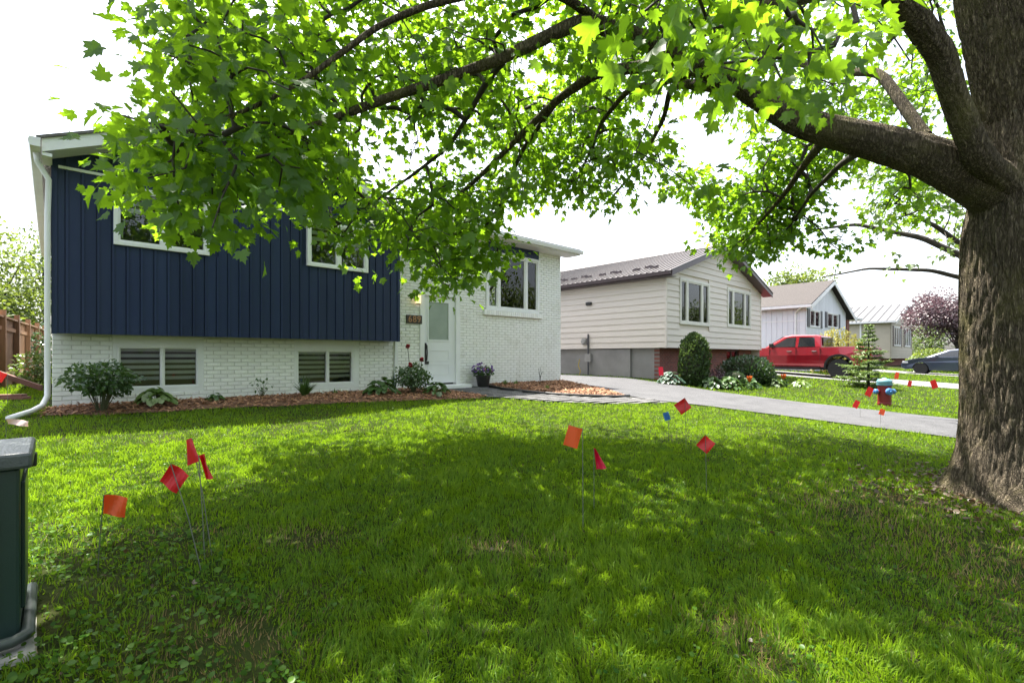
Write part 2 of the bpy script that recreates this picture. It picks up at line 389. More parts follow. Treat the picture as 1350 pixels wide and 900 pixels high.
def window(parent, x0, x1, z0, z1, yf, splits, fmat, fw=.05, proud=.03, blinds=0, sill=True, deep=.5, blind_tops=None):
    """frame, one pane per bay, dark room behind, optional striped blind. splits: fractions of mullions"""
    mb = MB(); y0, y1 = yf - proud, yf + .06
    mb.box(x0, x1, y0, y1, z0, z0 + fw); mb.box(x0, x1, y0, y1, z1 - fw, z1)
    mb.box(x0, x0 + fw, y0, y1, z0 + fw, z1 - fw); mb.box(x1 - fw, x1, y0, y1, z0 + fw, z1 - fw)
    xs = [x0 + fw] + [x0 + (x1 - x0) * s for s in splits] + [x1 - fw]
    for s in splits:
        c = x0 + (x1 - x0) * s; mb.box(c - fw * .5, c + fw * .5, y0 + .006, y1 - .004, z0 + fw, z1 - fw)
    wn = mb.build('window', fmat, parent, bevel=.004)
    for i in range(len(xs) - 1):
        a = xs[i] + (fw * .5 if i else 0); b = xs[i + 1] - (fw * .5 if i < len(xs) - 2 else 0)
        sash = MB(); q = fw * .45; e = y0 + .018
        sash.box(a, b, e, y1 - .01, z0 + fw, z0 + fw + q); sash.box(a, b, e, y1 - .01, z1 - fw - q, z1 - fw)
        sash.box(a, a + q, e, y1 - .01, z0 + fw + q, z1 - fw - q); sash.box(b - q, b, e, y1 - .01, z0 + fw + q, z1 - fw - q)
        sash.build('sash', fmat, wn)
        yg = yf + .012
        MB().box(a + q, b - q, yg, yg + .006, z0 + fw + q, z1 - fw - q).build('pane', M['glass'], wn)
    if blinds:
        nz = 0; top = z1 - fw - .01; h = (z1 - z0) * .075; z = top; lim = z0 + (z1 - z0) * (1 - blinds)
        while z > lim:
            MB().box(x0 + fw, x1 - fw, yf + .066, yf + .070, z - h, z).build('blind_slat', M['blind'], wn); z -= h * 1.75
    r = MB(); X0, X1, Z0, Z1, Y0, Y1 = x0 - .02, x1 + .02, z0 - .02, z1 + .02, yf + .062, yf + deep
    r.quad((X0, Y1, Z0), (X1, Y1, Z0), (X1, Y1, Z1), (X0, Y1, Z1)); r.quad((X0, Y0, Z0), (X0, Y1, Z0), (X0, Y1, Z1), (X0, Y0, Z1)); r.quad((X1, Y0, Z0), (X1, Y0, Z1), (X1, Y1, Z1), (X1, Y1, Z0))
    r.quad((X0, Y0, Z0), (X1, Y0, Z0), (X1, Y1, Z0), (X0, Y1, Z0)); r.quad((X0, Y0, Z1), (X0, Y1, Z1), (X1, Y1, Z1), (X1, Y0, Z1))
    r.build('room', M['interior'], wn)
    return wn

# ================================================================== MAIN HOUSE
house = thing('split_level_house', 'split level house with navy upper storey and white painted brick', 'house', (0, 0, .3))
HB = -.3                       # everything below is in world heights + HB
def zl(z): return z + HB
YB, YS = 9.5, 9.2
W1 = (.65, 1.86, 2.78, 3.66); W2 = (3.42, 4.62, 2.82, 3.68)            # upper windows
LW1 = (.66, 1.84, .60, 1.44); LW2 = (3.30, 4.58, .55, 1.43)            # lower windows
DOOR = (6.02, 7.14, .50, 2.62); RW = (7.95, 9.86, 2.33, 3.82)          # door and bay window
XR = 10.78
z_ = lambda q: (q[0], q[1], zl(q[2]), zl(q[3]))
# --- backing walls (the mortar plane)
mb = MB(); wallY(mb, 0.0, 5.4, zl(.2), zl(1.5), YB, .12, [z_(LW1), z_(LW2)])
wallY(mb, 5.4, XR, zl(.2), zl(4.18), YB, .12, [z_(DOOR), z_(RW)])
wall = mb.build('brick_wall', M['mortar'], house)
mb = MB()
mb.quad((0.01, YB, zl(.2)), (0.01, 18, zl(.2)), (0.01, 18, zl(4.0)), (0.01, YB, zl(4.0)))
mb.quad((XR, YB, zl(.2)), (XR, 18, zl(.2)), (XR, 18, zl(4.1)), (XR, YB, zl(4.1)))
mb.quad((0.01, 18, zl(.2)), (XR, 18, zl(.2)), (XR, 18, zl(4.1)), (0.01, 18, zl(4.1)))
mb.build('rear_wall', M['brick'], house)
# --- bricks: every brick is geometry; the 300 nearest are parts of their own
bl, bh, bd, jt = .200, .0565, .012, .0095
proto = {}
def brick_mesh(L):
    k = round(L, 3)
    if k not in proto:
        me = bpy.data.meshes.new('brick'); e = .004
        vs = [(0, 0, 0), (k, 0, 0), (k, 0, bh), (0, 0, bh), (e, -bd, e), (k - e, -bd, e), (k - e, -bd, bh - e), (e, -bd, bh - e)]
        me.from_pydata(vs, [], [(4, 5, 6, 7), (0, 1, 5, 4), (1, 2, 6, 5), (2, 3, 7, 6), (3, 0, 4, 7)]); me.materials.append(M['brick']); proto[k] = me
    return proto[k]
bricks = []
def lay(x0, x1, z0, z1, holes):
    r = 0; z = z0
    while z + bh <= z1 + 1e-6:
        x = x0 - (.5 * (bl + jt) if r % 2 else 0)
        while x < x1:
            segs = [(max(x, x0), min(x + bl, x1))]
            for h in holes:
                if z + bh > h[2] and z < h[3]:
                    o = []
                    for a, b in segs:
                        if b <= h[0] or a >= h[1]: o.append((a, b))
                        else:
                            if a < h[0]: o.append((a, h[0]))
                            if b > h[1]: o.append((h[1], b))
                    segs = o
            for a, b in segs:
                if b - a > .03: bricks.append((a, z, b - a))
            x += bl + jt
        z += bh + jt; r += 1
lay(0.0, 5.36, zl(.33), zl(1.47), [z_(LW1), z_(LW2)])
lay(5.46, XR, zl(.40), zl(4.16), [z_(DOOR), z_(RW), (RW[0], RW[1], zl(3.8), zl(4.3)), (7.85, 9.98, zl(2.19), zl(2.33))])
bricks.sort(key=lambda b: b[0])
for a, z, L in bricks[:300]:
    o = link('brick', brick_mesh(round(L, 2)), wall); o.location = (a, YB + random.uniform(-.002, .0015), z)
mb = MB()
for a, z, L in bricks[300:]:
    e = .004; y = YB + random.uniform(-.002, .0015)
    mb.add([(a, YB + .003, z), (a + L, YB + .003, z), (a + L, YB + .003, z + bh), (a, YB + .003, z + bh), (a + e, y - bd, z + e), (a + L - e, y - bd, z + e), (a + L - e, y - bd, z + bh - e), (a + e, y - bd, z + bh - e)],
           [(4, 5, 6, 7), (0, 1, 5, 4), (1, 2, 6, 5), (2, 3, 7, 6), (3, 0, 4, 7)])
tag(mb.build('brick_courses', M['brick'], wall), kind='stuff')
# brick sill under the big window: upright bricks
for i in range(28):
    x = 7.87 + i * .075
    MB().box(x, x + .068, YB - .075, YB + .01, zl(2.20), zl(2.325)).build('sill_brick', M['brick'], wall)
MB().box(5.385, 5.455, YB - .05, YB + .01, zl(.4), zl(1.5)).build('corner_trim', M['white'], house, bevel=.004)
# --- navy board and batten storey
PEAKX, PEAKZ, EAVEZ = 2.67, 5.16, 3.92
slope = (PEAKZ - EAVEZ) / (PEAKX + .2)
def gab(x): return PEAKZ - slope * abs(x - PEAKX) - .10
holes = [W1, W2]
mb = MB()
for a, b, c, d in cells(0.0, 5.33, 1.52, 3.9, holes): mb.quad((a, YS + .03, zl(c)), (b, YS + .03, zl(c)), (b, YS + .03, zl(d)), (a, YS + .03, zl(d)))
mb.prism([(0.0, zl(3.86)), (5.33, zl(3.86)), (5.33, zl(gab(5.33))), (PEAKX, zl(gab(PEAKX))), (0, zl(gab(0)))], 'y', YS + .032, YS + .05)
mb.quad((0.0, YS + .03, zl(1.50)), (5.33, YS + .03, zl(1.50)), (5.33, YB + .1, zl(1.50)), (0, YB + .1, zl(1.50)))
mb.quad((5.328, YS + .03, zl(1.5)), (5.328, YB + .1, zl(1.5)), (5.328, YB + .1, zl(4.1)), (5.328, YS + .03, zl(4.1)))
mb.build('upper_wall', M['navy'], house)
nb = 32; bw = 5.33 / nb
for i in range(nb):
    x0, x1 = i * bw + .0005, (i + 1) * bw - .0005
    zt = 3.735
    for lo, hi in ((1.47, zt), (3.775, None)):
        mb = MB()
        segs = [(lo, hi)] if hi else [(lo, None)]
        if hi:
            for h in holes:
                o = []
                for c, d in segs:
                    if x1 <= h[0] + .02 or x0 >= h[1] - .02 or d <= h[2] or c >= h[3]: o.append((c, d))
                    else:
                        if c < h[2]: o.append((c, h[2]))
                        if d > h[3]: o.append((h[3], d))
                segs = o
        for c, d in segs:
            mb = MB(); r0, r1, ya = x1 - .042, x1 - .030, YS + .016
            prof = [(x0, YS + .035), (x0, YS), (r0, YS), (r0, ya), (r1, ya), (r1, YS - .012), (x1, YS - .012), (x1, YS + .035)]
            n = len(prof); vs = [(u, v, zl(c)) for u, v in prof] + [(u, v, zl(d if d else gab(u))) for u, v in prof]
            mb.add(vs, [tuple(range(n))[::-1], tuple(range(n, 2 * n))] + [(q, (q + 1) % n, n + (q + 1) % n, n + q) for q in range(n)])
            mb.build('siding_board', M['navy'], house)
MB().box(.06, 5.30, YS - .022, YS + .02, zl(3.735), zl(3.775)).build('trim_strip', M['white'], house, bevel=.003)
MB().box(-.012, .05, YS - .02, YS + .035, zl(1.465), zl(3.9)).build('corner_post', M['navy'], house)
MB().box(5.29, 5.345, YS - .02, YS + .035, zl(1.465), zl(4.05)).build('corner_post', M['navy'], house)
# --- windows and door
window(house, *z_(W1), YS, [.5], M['white'], .055, .045, .45)
window(house, *z_(W2), YS, [.5], M['white'], .055, .045, .45)
window(house, LW1[0] + .05, LW1[1] - .05, zl(.645), zl(1.325), YB + .04, [.53], M['white'], .034, .04, .85)
window(house, LW2[0] + .04, LW2[1] - .1, zl(.60), zl(1.29), YB + .04, [.53], M['white'], .034, .04, .85)
for q, s0, s1, zb, zt_ in ((LW1, .05, .05, .645, 1.325), (LW2, .04, .1, .60, 1.29)):
    a, b, c, d = q; mb = MB(); y = YB - .004
    for u, v, e, f_ in cells(a - .002, b + .002, zl(c - .02), zl(d + .03), [(a + s0, b - s1, zl(zb), zl(zt_))]): mb.box(u, v, y, YB + .05, e, f_)
    mb.build('window_surround', M['white'], house)
window(house, RW[0], RW[1], zl(RW[2]), zl(RW[3]), YB - .01, [.22, .735], M['white'], .075, .03, .42)
MB().box(RW[0] - .0, RW[1] + .0, YB - .02, YB + .1, zl(3.822), zl(4.17)).build('navy_panel', M['navy'], house)
mb = MB(); mb.box(6.02, 6.14, YB - .03, YB + .1, zl(.5), zl(2.62)); mb.box(7.02, 7.14, YB - .03, YB + .1, zl(.5), zl(2.62)); mb.box(6.14, 7.02, YB - .03, YB + .1, zl(2.54), zl(2.62))
mb.build('door_frame', M['white'], house, bevel=.006)
mb = MB()
for a, b, c, d in cells(6.142, 7.018, zl(.54), zl(2.538), [(6.27, 6.82, zl(1.54), zl(2.40))]): mb.box(a, b, YB + .012, YB + .055, c, d)
door = mb.build('door', M['door'], house)
MB().box(6.27, 6.82, YB + .02, YB + .03, zl(1.54), zl(2.40)).build('frosted_pane', M['frost'], door)
mb = MB()
for a, b, c, d in cells(6.235, 6.855, zl(1.505), zl(2.435), [(6.27, 6.82, zl(1.54), zl(2.40))]): mb.box(a, b, YB + .002, YB + .014, c, d)
mb.build('glazing_bead', M['door'], door)
for zz in (.86, 1.18):
    mb = MB()
    for a, b, c, d in cells(6.25, 6.84, zl(zz - .13), zl(zz + .13), [(6.275, 6.815, zl(zz - .105), zl(zz + .105))]): mb.box(a, b, YB + .006, YB + .013, c, d)
    mb.build('moulding', M['door'], door)
mb = MB(); mb.box(6.165, 6.20, YB - .012, YB + .014, zl(1.03), zl(1.46)); mb.tube([(6.183, YB - .01, zl(1.44)), (6.183, YB - .06, zl(1.40)), (6.183, YB - .07, zl(1.24)), (6.183, YB - .05, zl(1.08)), (6.183, YB - .01, zl(1.05))], .013, 8)
mb.lathe([(.035, -.03), (.035, .0)], 14, (6.183, YB, zl(1.36)), 'y'); mb.build('door_handle', M['black'], door)
mb = MB(); mb.box(6.16, 6.26, YB - .02, YB + .012, zl(.98), zl(1.045)); mb.build('letter_flap', M['black'], door)
MB().box(5.95, 7.25, YB - .34, YB - .016, zl(.2), zl(.50)).build('door_step', M['white'], house, bevel=.012)
MB().box(5.50, 5.66, YB - .028, YB, zl(.80), zl(.86)).build('vent', M['concrete'], house)
# --- roof of the navy wing (gable to the street) and of the brick wing (eave to the street)
YR0, YR1 = 8.78, 18.3
def slab(name, pts, th, mat):
    v = [Vector(p) for p in pts]; n = (v[1] - v[0]).cross(v[3] - v[0]).normalized()
    if n.z < 0: n = -n
    q = [p + n * th for p in v]; m = MB(); m.add(v + q, [(0, 1, 2, 3), (7, 6, 5, 4), (0, 4, 5, 1), (1, 5, 6, 2), (2, 6, 7, 3), (3, 7, 4, 0)]); return m
ex0, ex1 = -.10, 5.62; ez = PEAKZ - slope * (PEAKX - ex0)
roofL = slab('roof', [(ex0 - .04, YR0 - .03, zl(ez - .018)), (PEAKX, YR0 - .03, zl(PEAKZ)), (PEAKX, YR1, zl(PEAKZ)), (ex0 - .04, YR1, zl(ez - .018))], .035, M['shingle']).build('roof', M['shingle'], house)
ez1 = PEAKZ - slope * (ex1 - PEAKX)
slab('roof', [(PEAKX, YR0 - .03, zl(PEAKZ)), (ex1, YR0 - .03, zl(ez1)), (ex1, YR1, zl(ez1)), (PEAKX, YR1, zl(PEAKZ))], .035, M['shingle']).build('roof', M['shingle'], house)
for xa, xb in ((ex0, PEAKX), (PEAKX, ex1)):
    za, zb = PEAKZ - slope * abs(xa - PEAKX), PEAKZ - slope * abs(xb - PEAKX)
    MB().prism([(xa, zl(za - .17)), (xb, zl(zb - .17)), (xb, zl(zb - .002)), (xa, zl(za - .002))], 'y', YR0, YR0 + .03).build('rake_board', M['white'], house)
    MB().prism([(xa, zl(za - .165)), (xb, zl(zb - .165)), (xb, zl(zb - .15)), (xa, zl(za - .15))], 'y', YR0 + .031, YS - .02).build('soffit', M['white'], house)
MB().box(ex0, .0, YR0 + .02, YS + .05, zl(ez - .21), zl(ez - .168)).build('eave_return', M['white'], house)
gut = MB(); gx, gzt = ex0 - .045, zl(ez - .01)
gut.prism([(gx - .07, gzt), (gx - .055, gzt), (gx - .05, gzt - .10), (gx + .035, gzt - .10), (gx + .035, gzt - .115), (gx - .065, gzt - .115), (gx - .085, gzt - .05)], 'y', YR0 - .03, YR1)
gut.prism([(gx - .085, gzt - .05), (gx - .07, gzt), (gx + .035, gzt), (gx + .035, gzt - .115), (gx - .065, gzt - .115)], 'y', YR0 - .035, YR0 - .028)
gut.build('gutter', M['white'], house)
dx = -.035
mb = MB(); mb.tube([(gx - .01, 9.02, gzt - .1), (gx, 9.05, gzt - .22), (dx, 9.12, gzt - .42), (dx - .012, 9.14, gzt - .9), (dx - .012, 9.16, zl(1.0)), (dx - .012, 9.16, zl(.62)), (dx - .06, 9.08, zl(.50)), (dx - .16, 8.98, zl(.44)), (dx - .36, 8.66, zl(.39))], .034, 10)
mb.build('downspout', M['white'], house, smooth=True)
YE, EZ = 9.04, 4.18
roofR = slab('roof', [(5.45, YE - .03, zl(EZ)), (11.12, YE - .03, zl(EZ)), (11.12, 13.6, zl(EZ + 1.42)), (5.45, 13.6, zl(EZ + 1.42))], .035, M['shingle']).build('roof', M['shingle'], house)
slab('roof', [(5.45, 13.6, zl(EZ + 1.42)), (11.12, 13.6, zl(EZ + 1.42)), (11.12, 18.3, zl(EZ - .05)), (5.45, 18.3, zl(EZ - .05))], .035, M['shingle']).build('roof', M['shingle'], house)
MB().box(5.45, 11.1, YE, YE + .025, zl(EZ - .13), zl(EZ - .003)).build('fascia', M['white'], house)
mb = MB(); gy, gt = YE - .003, zl(EZ - .005)
mb.prism([(gy, gt - .1), (gy - .075, gt - .1), (gy - .1, gt - .03), (gy - .1, gt), (gy - .088, gt), (gy - .066, gt - .088), (gy, gt - .088)], 'x', 5.5, 11.15)
mb.prism([(gy, gt - .1), (gy - .075, gt - .1), (gy - .1, gt - .03), (gy - .1, gt), (gy, gt)], 'x', 11.145, 11.152)
mb.build('gutter', M['white'], house)
MB().box(5.45, 11.09, YE + .026, YB + .02, zl(EZ - .13), zl(EZ - .115)).build('soffit', M['white'], house)
MB().prism([(YE, zl(EZ - .13)), (YE, zl(EZ - .003)), (13.6, zl(EZ + 1.41)), (13.6, zl(EZ + 1.27))], 'x', 11.07, 11.10).build('rake_board', M['white'], house)
MB().prism([(YB, zl(4.0)), (YB, zl(4.2)), (13.6, zl(EZ + 1.40)), (17.9, zl(4.2)), (17.9, zl(4.0))], 'x', XR - .02, XR + .003).build('side_gable', M['white'], house)
# --- lamp and number plaque (fixed to the house)
def lampmat():
    m, t, b = newmat('lit_lantern_glass'); b.inputs['Base Color'].default_value = (.9, .7, .4, 1)
    b.inputs['Emission Color'].default_value = (1, .72, .36, 1); b.inputs['Emission Strength'].default_value = .30; return m
lamp = thing('wall_lantern', 'lit wall lantern with warm glass beside the white front door', 'lamp', (5.92, YB - .013, 2.42))
MB().lathe([(.05, -.10), (.055, -.1), (.062, .10), (.05, .1)], 16, (0, -.10, .0)).build('glass_shade', lampmat(), lamp, smooth=False)
mb = MB(); mb.box(-.05, .05, -.018, 0, .02, .2); mb.tube([(0, -.01, .15), (0, -.06, .18), (0, -.1, .16), (0, -.1, .1)], .012, 8); mb.lathe([(.07, .1), (.07, .115), (.02, .135)], 16, (0, -.1, 0)); mb.lathe([(.055, -.115), (.055, -.1)], 16, (0, -.1, 0))
mb.build('bracket', M['black'], lamp)
pl = thing('house_number_plaque', 'dark rectangular plaque with house number 689 on the white brick', 'sign', (5.87, YB - .013, 1.975))
MB().box(-.2, .2, -.025, 0, -.095, .095).build('plate', M['bronze'], pl, bevel=.006)
tc = bpy.data.curves.new('digits', 'FONT'); tc.body = '689'; tc.size = .20; tc.align_x = 'CENTER'; tc.align_y = 'CENTER'; tc.extrude = .004; tc.space_character = 1.12
to = bpy.data.objects.new('digits_source', tc); COL.objects.link(to)
bpy.context.view_layer.update()
me = bpy.data.meshes.new_from_object(to.evaluated_get(bpy.context.evaluated_depsgraph_get())); bpy.data.objects.remove(to)
me.materials.clear(); me.materials.append(M['copper'])
dg = link('digits', me, pl); dg.location = (0, -.030, 0); dg.rotation_euler = (rad(90), 0, 0)

# ================================================================== NEIGHBOUR 2 : beige lap siding
h2 = thing('beige_bungalow', 'beige lap sided raised bungalow with brown metal roof and red brick base', 'house', (14.85, 8.45, .3))
X1 = 8.05; PX2, PZ2 = 4.05, 5.42; sl2 = (PZ2 - 4.02) / PX2; D2 = 11.0; BZ = 1.45
G2 = lambda x: PZ2 - sl2 * abs(x - PX2)
zz = lambda z: z - .3
wins = [(.86, 3.08, 2.27, 3.87), (4.62, 6.92, 2.32, 3.88)]
mb = MB(); wallY(mb, .03, X1 - .03, zz(BZ), zz(4.05), .03, .05, [(a, b, zz(c), zz(d)) for a, b, c, d in wins])
mb.prism([(.03, zz(4.05)), (X1 - .03, zz(4.05)), (PX2, zz(PZ2 - .05))], 'y', .03, .05)
mb.quad((.03, .03, zz(BZ)), (.03, D2, zz(BZ)), (.03, D2, zz(4.0)), (.03, .03, zz(4.0))); mb.quad((X1 - .03, .03, zz(.1)), (X1 - .03, D2, zz(.1)), (X1 - .03, D2, zz(4.0)), (X1 - .03, .03, zz(4.0)))
mb.quad((.03, D2, zz(.1)), (X1 - .03, D2, zz(.1)), (X1 - .03, D2, zz(4.0)), (.03, D2, zz(4.0))); mb.quad((.03, .03, zz(BZ + .01)), (X1, .03, zz(BZ + .01)), (X1, .5, zz(BZ + .01)), (.03, .5, zz(BZ + .01)))
mb.build('wall', M['lap'], h2)
def lapboard(parent, x0, x1, z, h, mat, holes=(), gable=None, dy=0.0):
    segs = [(x0, x1)]
    for hh in holes:
        if z + h > hh[2] + .02 and z < hh[3] - .02:
            o = []
            for a, b in segs:
                if b <= hh[0] or a >= hh[1]: o.append((a, b))
                else:
                    if a < hh[0]: o.append((a, hh[0]))
                    if b > hh[1]: o.append((hh[1], b))
            segs = o
    o = None
    for a, b in segs:
        m = MB(); la, lb, ua, ub = a, b, a, b
        if gable:
            if a == x0: la = gable(z)[0]; ua = gable(z + h)[0]
            if b == x1: lb = gable(z)[1]; ub = gable(z + h)[1]
            if ub - ua < .05: ua = ub = (ua + ub) / 2 ; ua -= .02; ub += .02
        # lower edge stands proud: wedge profile
        m.add([(la, -.028, z), (lb, -.028, z), (lb, .03, z), (la, .03, z), (ua, -.002, z + h), (ub, -.002, z + h), (ub, .03, z + h), (ua, .03, z + h)],
              [(0, 1, 5, 4), (0, 3, 2, 1), (4, 5, 6, 7), (1, 2, 6, 5), (3, 0, 4, 7)])
        o = m.build('siding_board', mat, parent); o.location = (0, dy, 0)
    return o
nlap = 19; lh = .213; z = zz(BZ)
def gb2(z):
    zw = z + .3
    if zw < 4.0: return (.0, X1)
    k = (zw - 3.96) / sl2; return (min(k, PX2 - .02), max(X1 - k, PX2 + .02))
for i in range(nlap):
    if z + .3 > PZ2 - .15: break
    lapboard(h2, 0, X1, z, lh, M['lap'], [(a - .0, b + .0, zz(c), zz(d)) for a, b, c, d in wins], gb2); z += lh
z = zz(BZ)
for i in range(12):
    o = lapboard(h2, -D2, 0.0, z, lh, M['lap']); o.rotation_euler = (0, 0, rad(-90)); z += lh
for a, b in ((-.03, .05), (X1 - .05, X1 + .03)): MB().box(a, b, -.03, .045, zz(BZ - .01), zz(4.0)).build('corner_trim', M['lap'], h2)
for a, b, c, d in wins:
    wn = window(h2, a + .0, b - .0, zz(c), zz(d), .0, [.24, .74], M['cream'], .09, .045, 0)
# base: parged concrete on the side, red brick in front, set back under the overhang
mb = MB(); mb.box(.12, .3, .5, D2, zz(-.1), zz(BZ)); mb.box(.02, .3, 1.4, 3.15, zz(-.1), zz(BZ - .03)); mb.build('foundation', M['found'], h2, bevel=.01)
MB().box(.10, .34, .30, .5, zz(-.1), zz(BZ)).build('brick_corner', M['redbrick'], h2)
mb = MB(); wallY(mb, .34, X1 - .12, zz(-.1), zz(BZ), .34, .2, [(1.7, 2.5, zz(.75), zz(BZ - .02)), (5.4, 6.6, zz(.75), zz(BZ - .02))]); mb.build('brick_base', M['redbrick'], h2)
for a, b in ((1.7, 2.5), (5.4, 6.6)): window(h2, a + .004, b - .004, zz(.754), zz(BZ - .024), .42, [.5], M['shutter_b'], .05, .02, 0)
# eaves, roof panels with standing ribs, snow guards
ov = .32
MB().prism([(-ov, zz(4.02 - sl2 * ov - .15)), (-ov, zz(4.02 - sl2 * ov + .02)), (PX2, zz(PZ2 + .02)), (PX2, zz(PZ2 - .15))], 'y', -.40, -.36).build('rake_board', M['brownmetal'], h2)
MB().prism([(X1 + ov, zz(4.02 - sl2 * ov - .15)), (X1 + ov, zz(4.02 - sl2 * ov + .02)), (PX2, zz(PZ2 + .02)), (PX2, zz(PZ2 - .15))], 'y', -.40, -.36).build('rake_board', M['brownmetal'], h2)
for sx in (0, 1):
    P_ = [(-ov, zz(4.02 - sl2 * ov - .12)), (PX2, zz(PZ2 - .12)), (PX2, zz(PZ2 - .10)), (-ov, zz(4.02 - sl2 * ov - .10))]
    if sx: P_ = [(X1 - a, b) for a, b in P_]
    MB().prism(P_, 'y', -.355, .02).build('soffit', M['brownmetal'], h2)
ze = zz(4.02 - sl2 * ov)
MB().box(-ov - .0, -ov + .03, -.36, D2 + .3, ze - .16, ze + .0).build('fascia', M['brownmetal'], h2)
MB().box(-ov + .03, .03, -.35, D2 + .3, ze - .155, ze - .14).build('soffit', M['brownmetal'], h2)
MB().prism([(-ov - .11, ze), (-ov - .095, ze - .11), (-ov - .002, ze - .11), (-ov - .002, ze)], 'y', -.37, D2 + .3).build('gutter', M['brownmetal'], h2)
pw = .46; npan = int((D2 + .7) / pw)
for i in range(npan):
    y0 = -.42 + i * pw
    for sx in (0, 1):
        m = MB()
        def sq(xa, xb, ya, yb, h):
            A = []
            for xx, yy_ in ((xa, ya), (xb, ya), (xb, yb), (xa, yb)): A.append((X1 - xx if sx else xx, yy_, zz(4.02 + sl2 * xx) + .02))
            m.add(A + [(p[0], p[1], p[2] + h) for p in A], [(0, 1, 2, 3), (4, 5, 6, 7), (0, 1, 5, 4), (1, 2, 6, 5), (2, 3, 7, 6), (3, 0, 4, 7)])
        sq(-ov - .03, PX2, y0, y0 + pw - .002, .012)
        for r in (0, .23): sq(-ov - .03, PX2, y0 + r + .01, y0 + r + .045, .04)
        m.build('roof_panel', M['metalroof'], h2)
MB().prism([(PX2 - .16, zz(PZ2 - .01)), (PX2, zz(PZ2 + .085)), (PX2 + .16, zz(PZ2 - .01)), (PX2 + .16, zz(PZ2 + .005)), (PX2, zz(PZ2 + .10)), (PX2 - .16, zz(PZ2 + .005))], 'y', -.43, D2 + .32).build('ridge_cap', M['metalroof'], h2)
for k, y0 in enumerate((.6, 2.1, 3.5, 4.7, 5.9, 7.2)):
    for j in range(3):
        yy_ = y0 + j * .36; xx = .5 + (.22 if j % 2 else 0); zb = zz(4.02 + sl2 * xx) + .03
        MB().box(xx, xx + .05, yy_, yy_ + .3, zb, zb + .09).build('snow_guard', M['brownmetal'], h2)
# fittings on the side wall
MB().box(-.10, -.01, 3.05, 3.3, zz(3.08), zz(3.20)).build('wall_light', M['black'], h2, bevel=.02)
mb = MB(); mb.tube([(-.06, 3.2, zz(.15)), (-.06, 3.2, zz(1.95)), (-.06, 3.2, zz(2.0))], .03, 8); mb.build('conduit', M['shutter'], h2)
mb = MB(); mb.box(-.10, -.0, 3.06, 3.34, zz(.95), zz(1.25)); mb.lathe([(.09, -.16), (.1, -.08), (.1, 0)], 14, (-.0, 3.38, zz(1.72)), 'x'); mb.box(-.1, 0, 3.28, 3.48, zz(1.6), zz(1.84)); mb.build('meter_box', M['concrete'], h2, bevel=.01)
hm = pm('yellow_hose', (.5, .36, .06), (.4, .3, .05), 4, .5)
MB().tube([(-.05, 3.62, zz(1.05)), (-.08, 3.66, zz(.8)), (-.06, 3.56, zz(.6)), (-.08, 3.64, zz(.38)), (-.06, 3.6, zz(.3))], .018, 6).build('hose', hm, h2)

# ================================================================== NEIGHBOUR 3 : white boards, brown roof
h3 = thing('white_house', 'white board sided house with brown shingle gable and grey shutters', 'house', (29.3, 8.5, .3))
PX3, PZ3, E3 = 3.9, 5.55, 4.0; s3 = (PZ3 - E3) / PX3; R3 = 7.8; D3 = 9
mb = MB(); wins3 = [(.55, 2.35, 2.75, 3.72), (3.75, 6.0, 2.85, 3.75)]
wallY(mb, .02, R3, zz(0.1), zz(3.9), .03, .05, [(a, b, zz(c), zz(d)) for a, b, c, d in wins3])
mb.prism([(.02, zz(3.9)), (R3, zz(3.9)), (R3, zz(3.95)), (PX3, zz(PZ3 - .06)), (.02, zz(3.95))], 'y', .032, .05)
mb.quad((.02, .03, zz(0)), (.02, D3, zz(0)), (.02, D3, zz(3.98)), (.02, .03, zz(3.98))); mb.quad((R3, .03, zz(0)), (R3, D3, zz(0)), (R3, D3, zz(3.98)), (R3, .03, zz(3.98)))
mb.build('wall', M['whiteboard'], h3)
nbd = 30; b3 = R3 / nbd
for i in range(nbd):
    a, b = i * b3 + .004, (i + 1) * b3 - .012; segs = [(zz(.3), None)]
    for w3 in wins3:
        o = []
        for c, d in segs:
            if b < w3[0] or a > w3[1] or (d is not None and d <= zz(w3[2])): o.append((c, d))
            else: o += [(c, zz(w3[2])), (zz(w3[3]), d)]
        segs = o
    for c, d in segs:
        m = MB(); ta, tb = (d, d) if d is not None else (zz(PZ3 - s3 * abs(a - PX3) - .08), zz(PZ3 - s3 * abs(b - PX3) - .08))
        m.prism([(a, c), (b, c), (b, tb), (a, ta)], 'y', .0, .03)
        m.build('siding_board', M['whiteboard'], h3)
for i in range(32):
    y0 = .05 + i * .28
    if y0 > D3: break
    MB().box(-.008, .02, y0 + .004, y0 + .268, zz(.3), zz(3.93)).build('siding_board', M['whiteboard'], h3)
MB().box(-.025, .0, .05, D3, zz(3.05), zz(3.11)).build('trim_strip', M['white'], h3)
for a, b, c, d in wins3:
    window(h3, a, b, zz(c), zz(d), .0, [.5], M['white'], .07, .04, 0)
    for u in (a - .42, b + .02): MB().box(u, u + .4, -.035, .0, zz(c), zz(d)).build('shutter', M['shutter'], h3)
o3 = .35
slab('roof', [(-o3, -.35, zz(E3 - s3 * o3)), (PX3, -.35, zz(PZ3)), (PX3, D3 + .3, zz(PZ3)), (-o3, D3 + .3, zz(E3 - s3 * o3))], .05, None).build('roof', M['shingle_brown'], h3)
xr3 = 8.9; slab('roof', [(PX3, -.35, zz(PZ3)), (xr3, -.35, zz(PZ3 - s3 * (xr3 - PX3))), (xr3, D3 + .3, zz(PZ3 - s3 * (xr3 - PX3))), (PX3, D3 + .3, zz(PZ3))], .05, None).build('roof', M['shingle_brown'], h3)
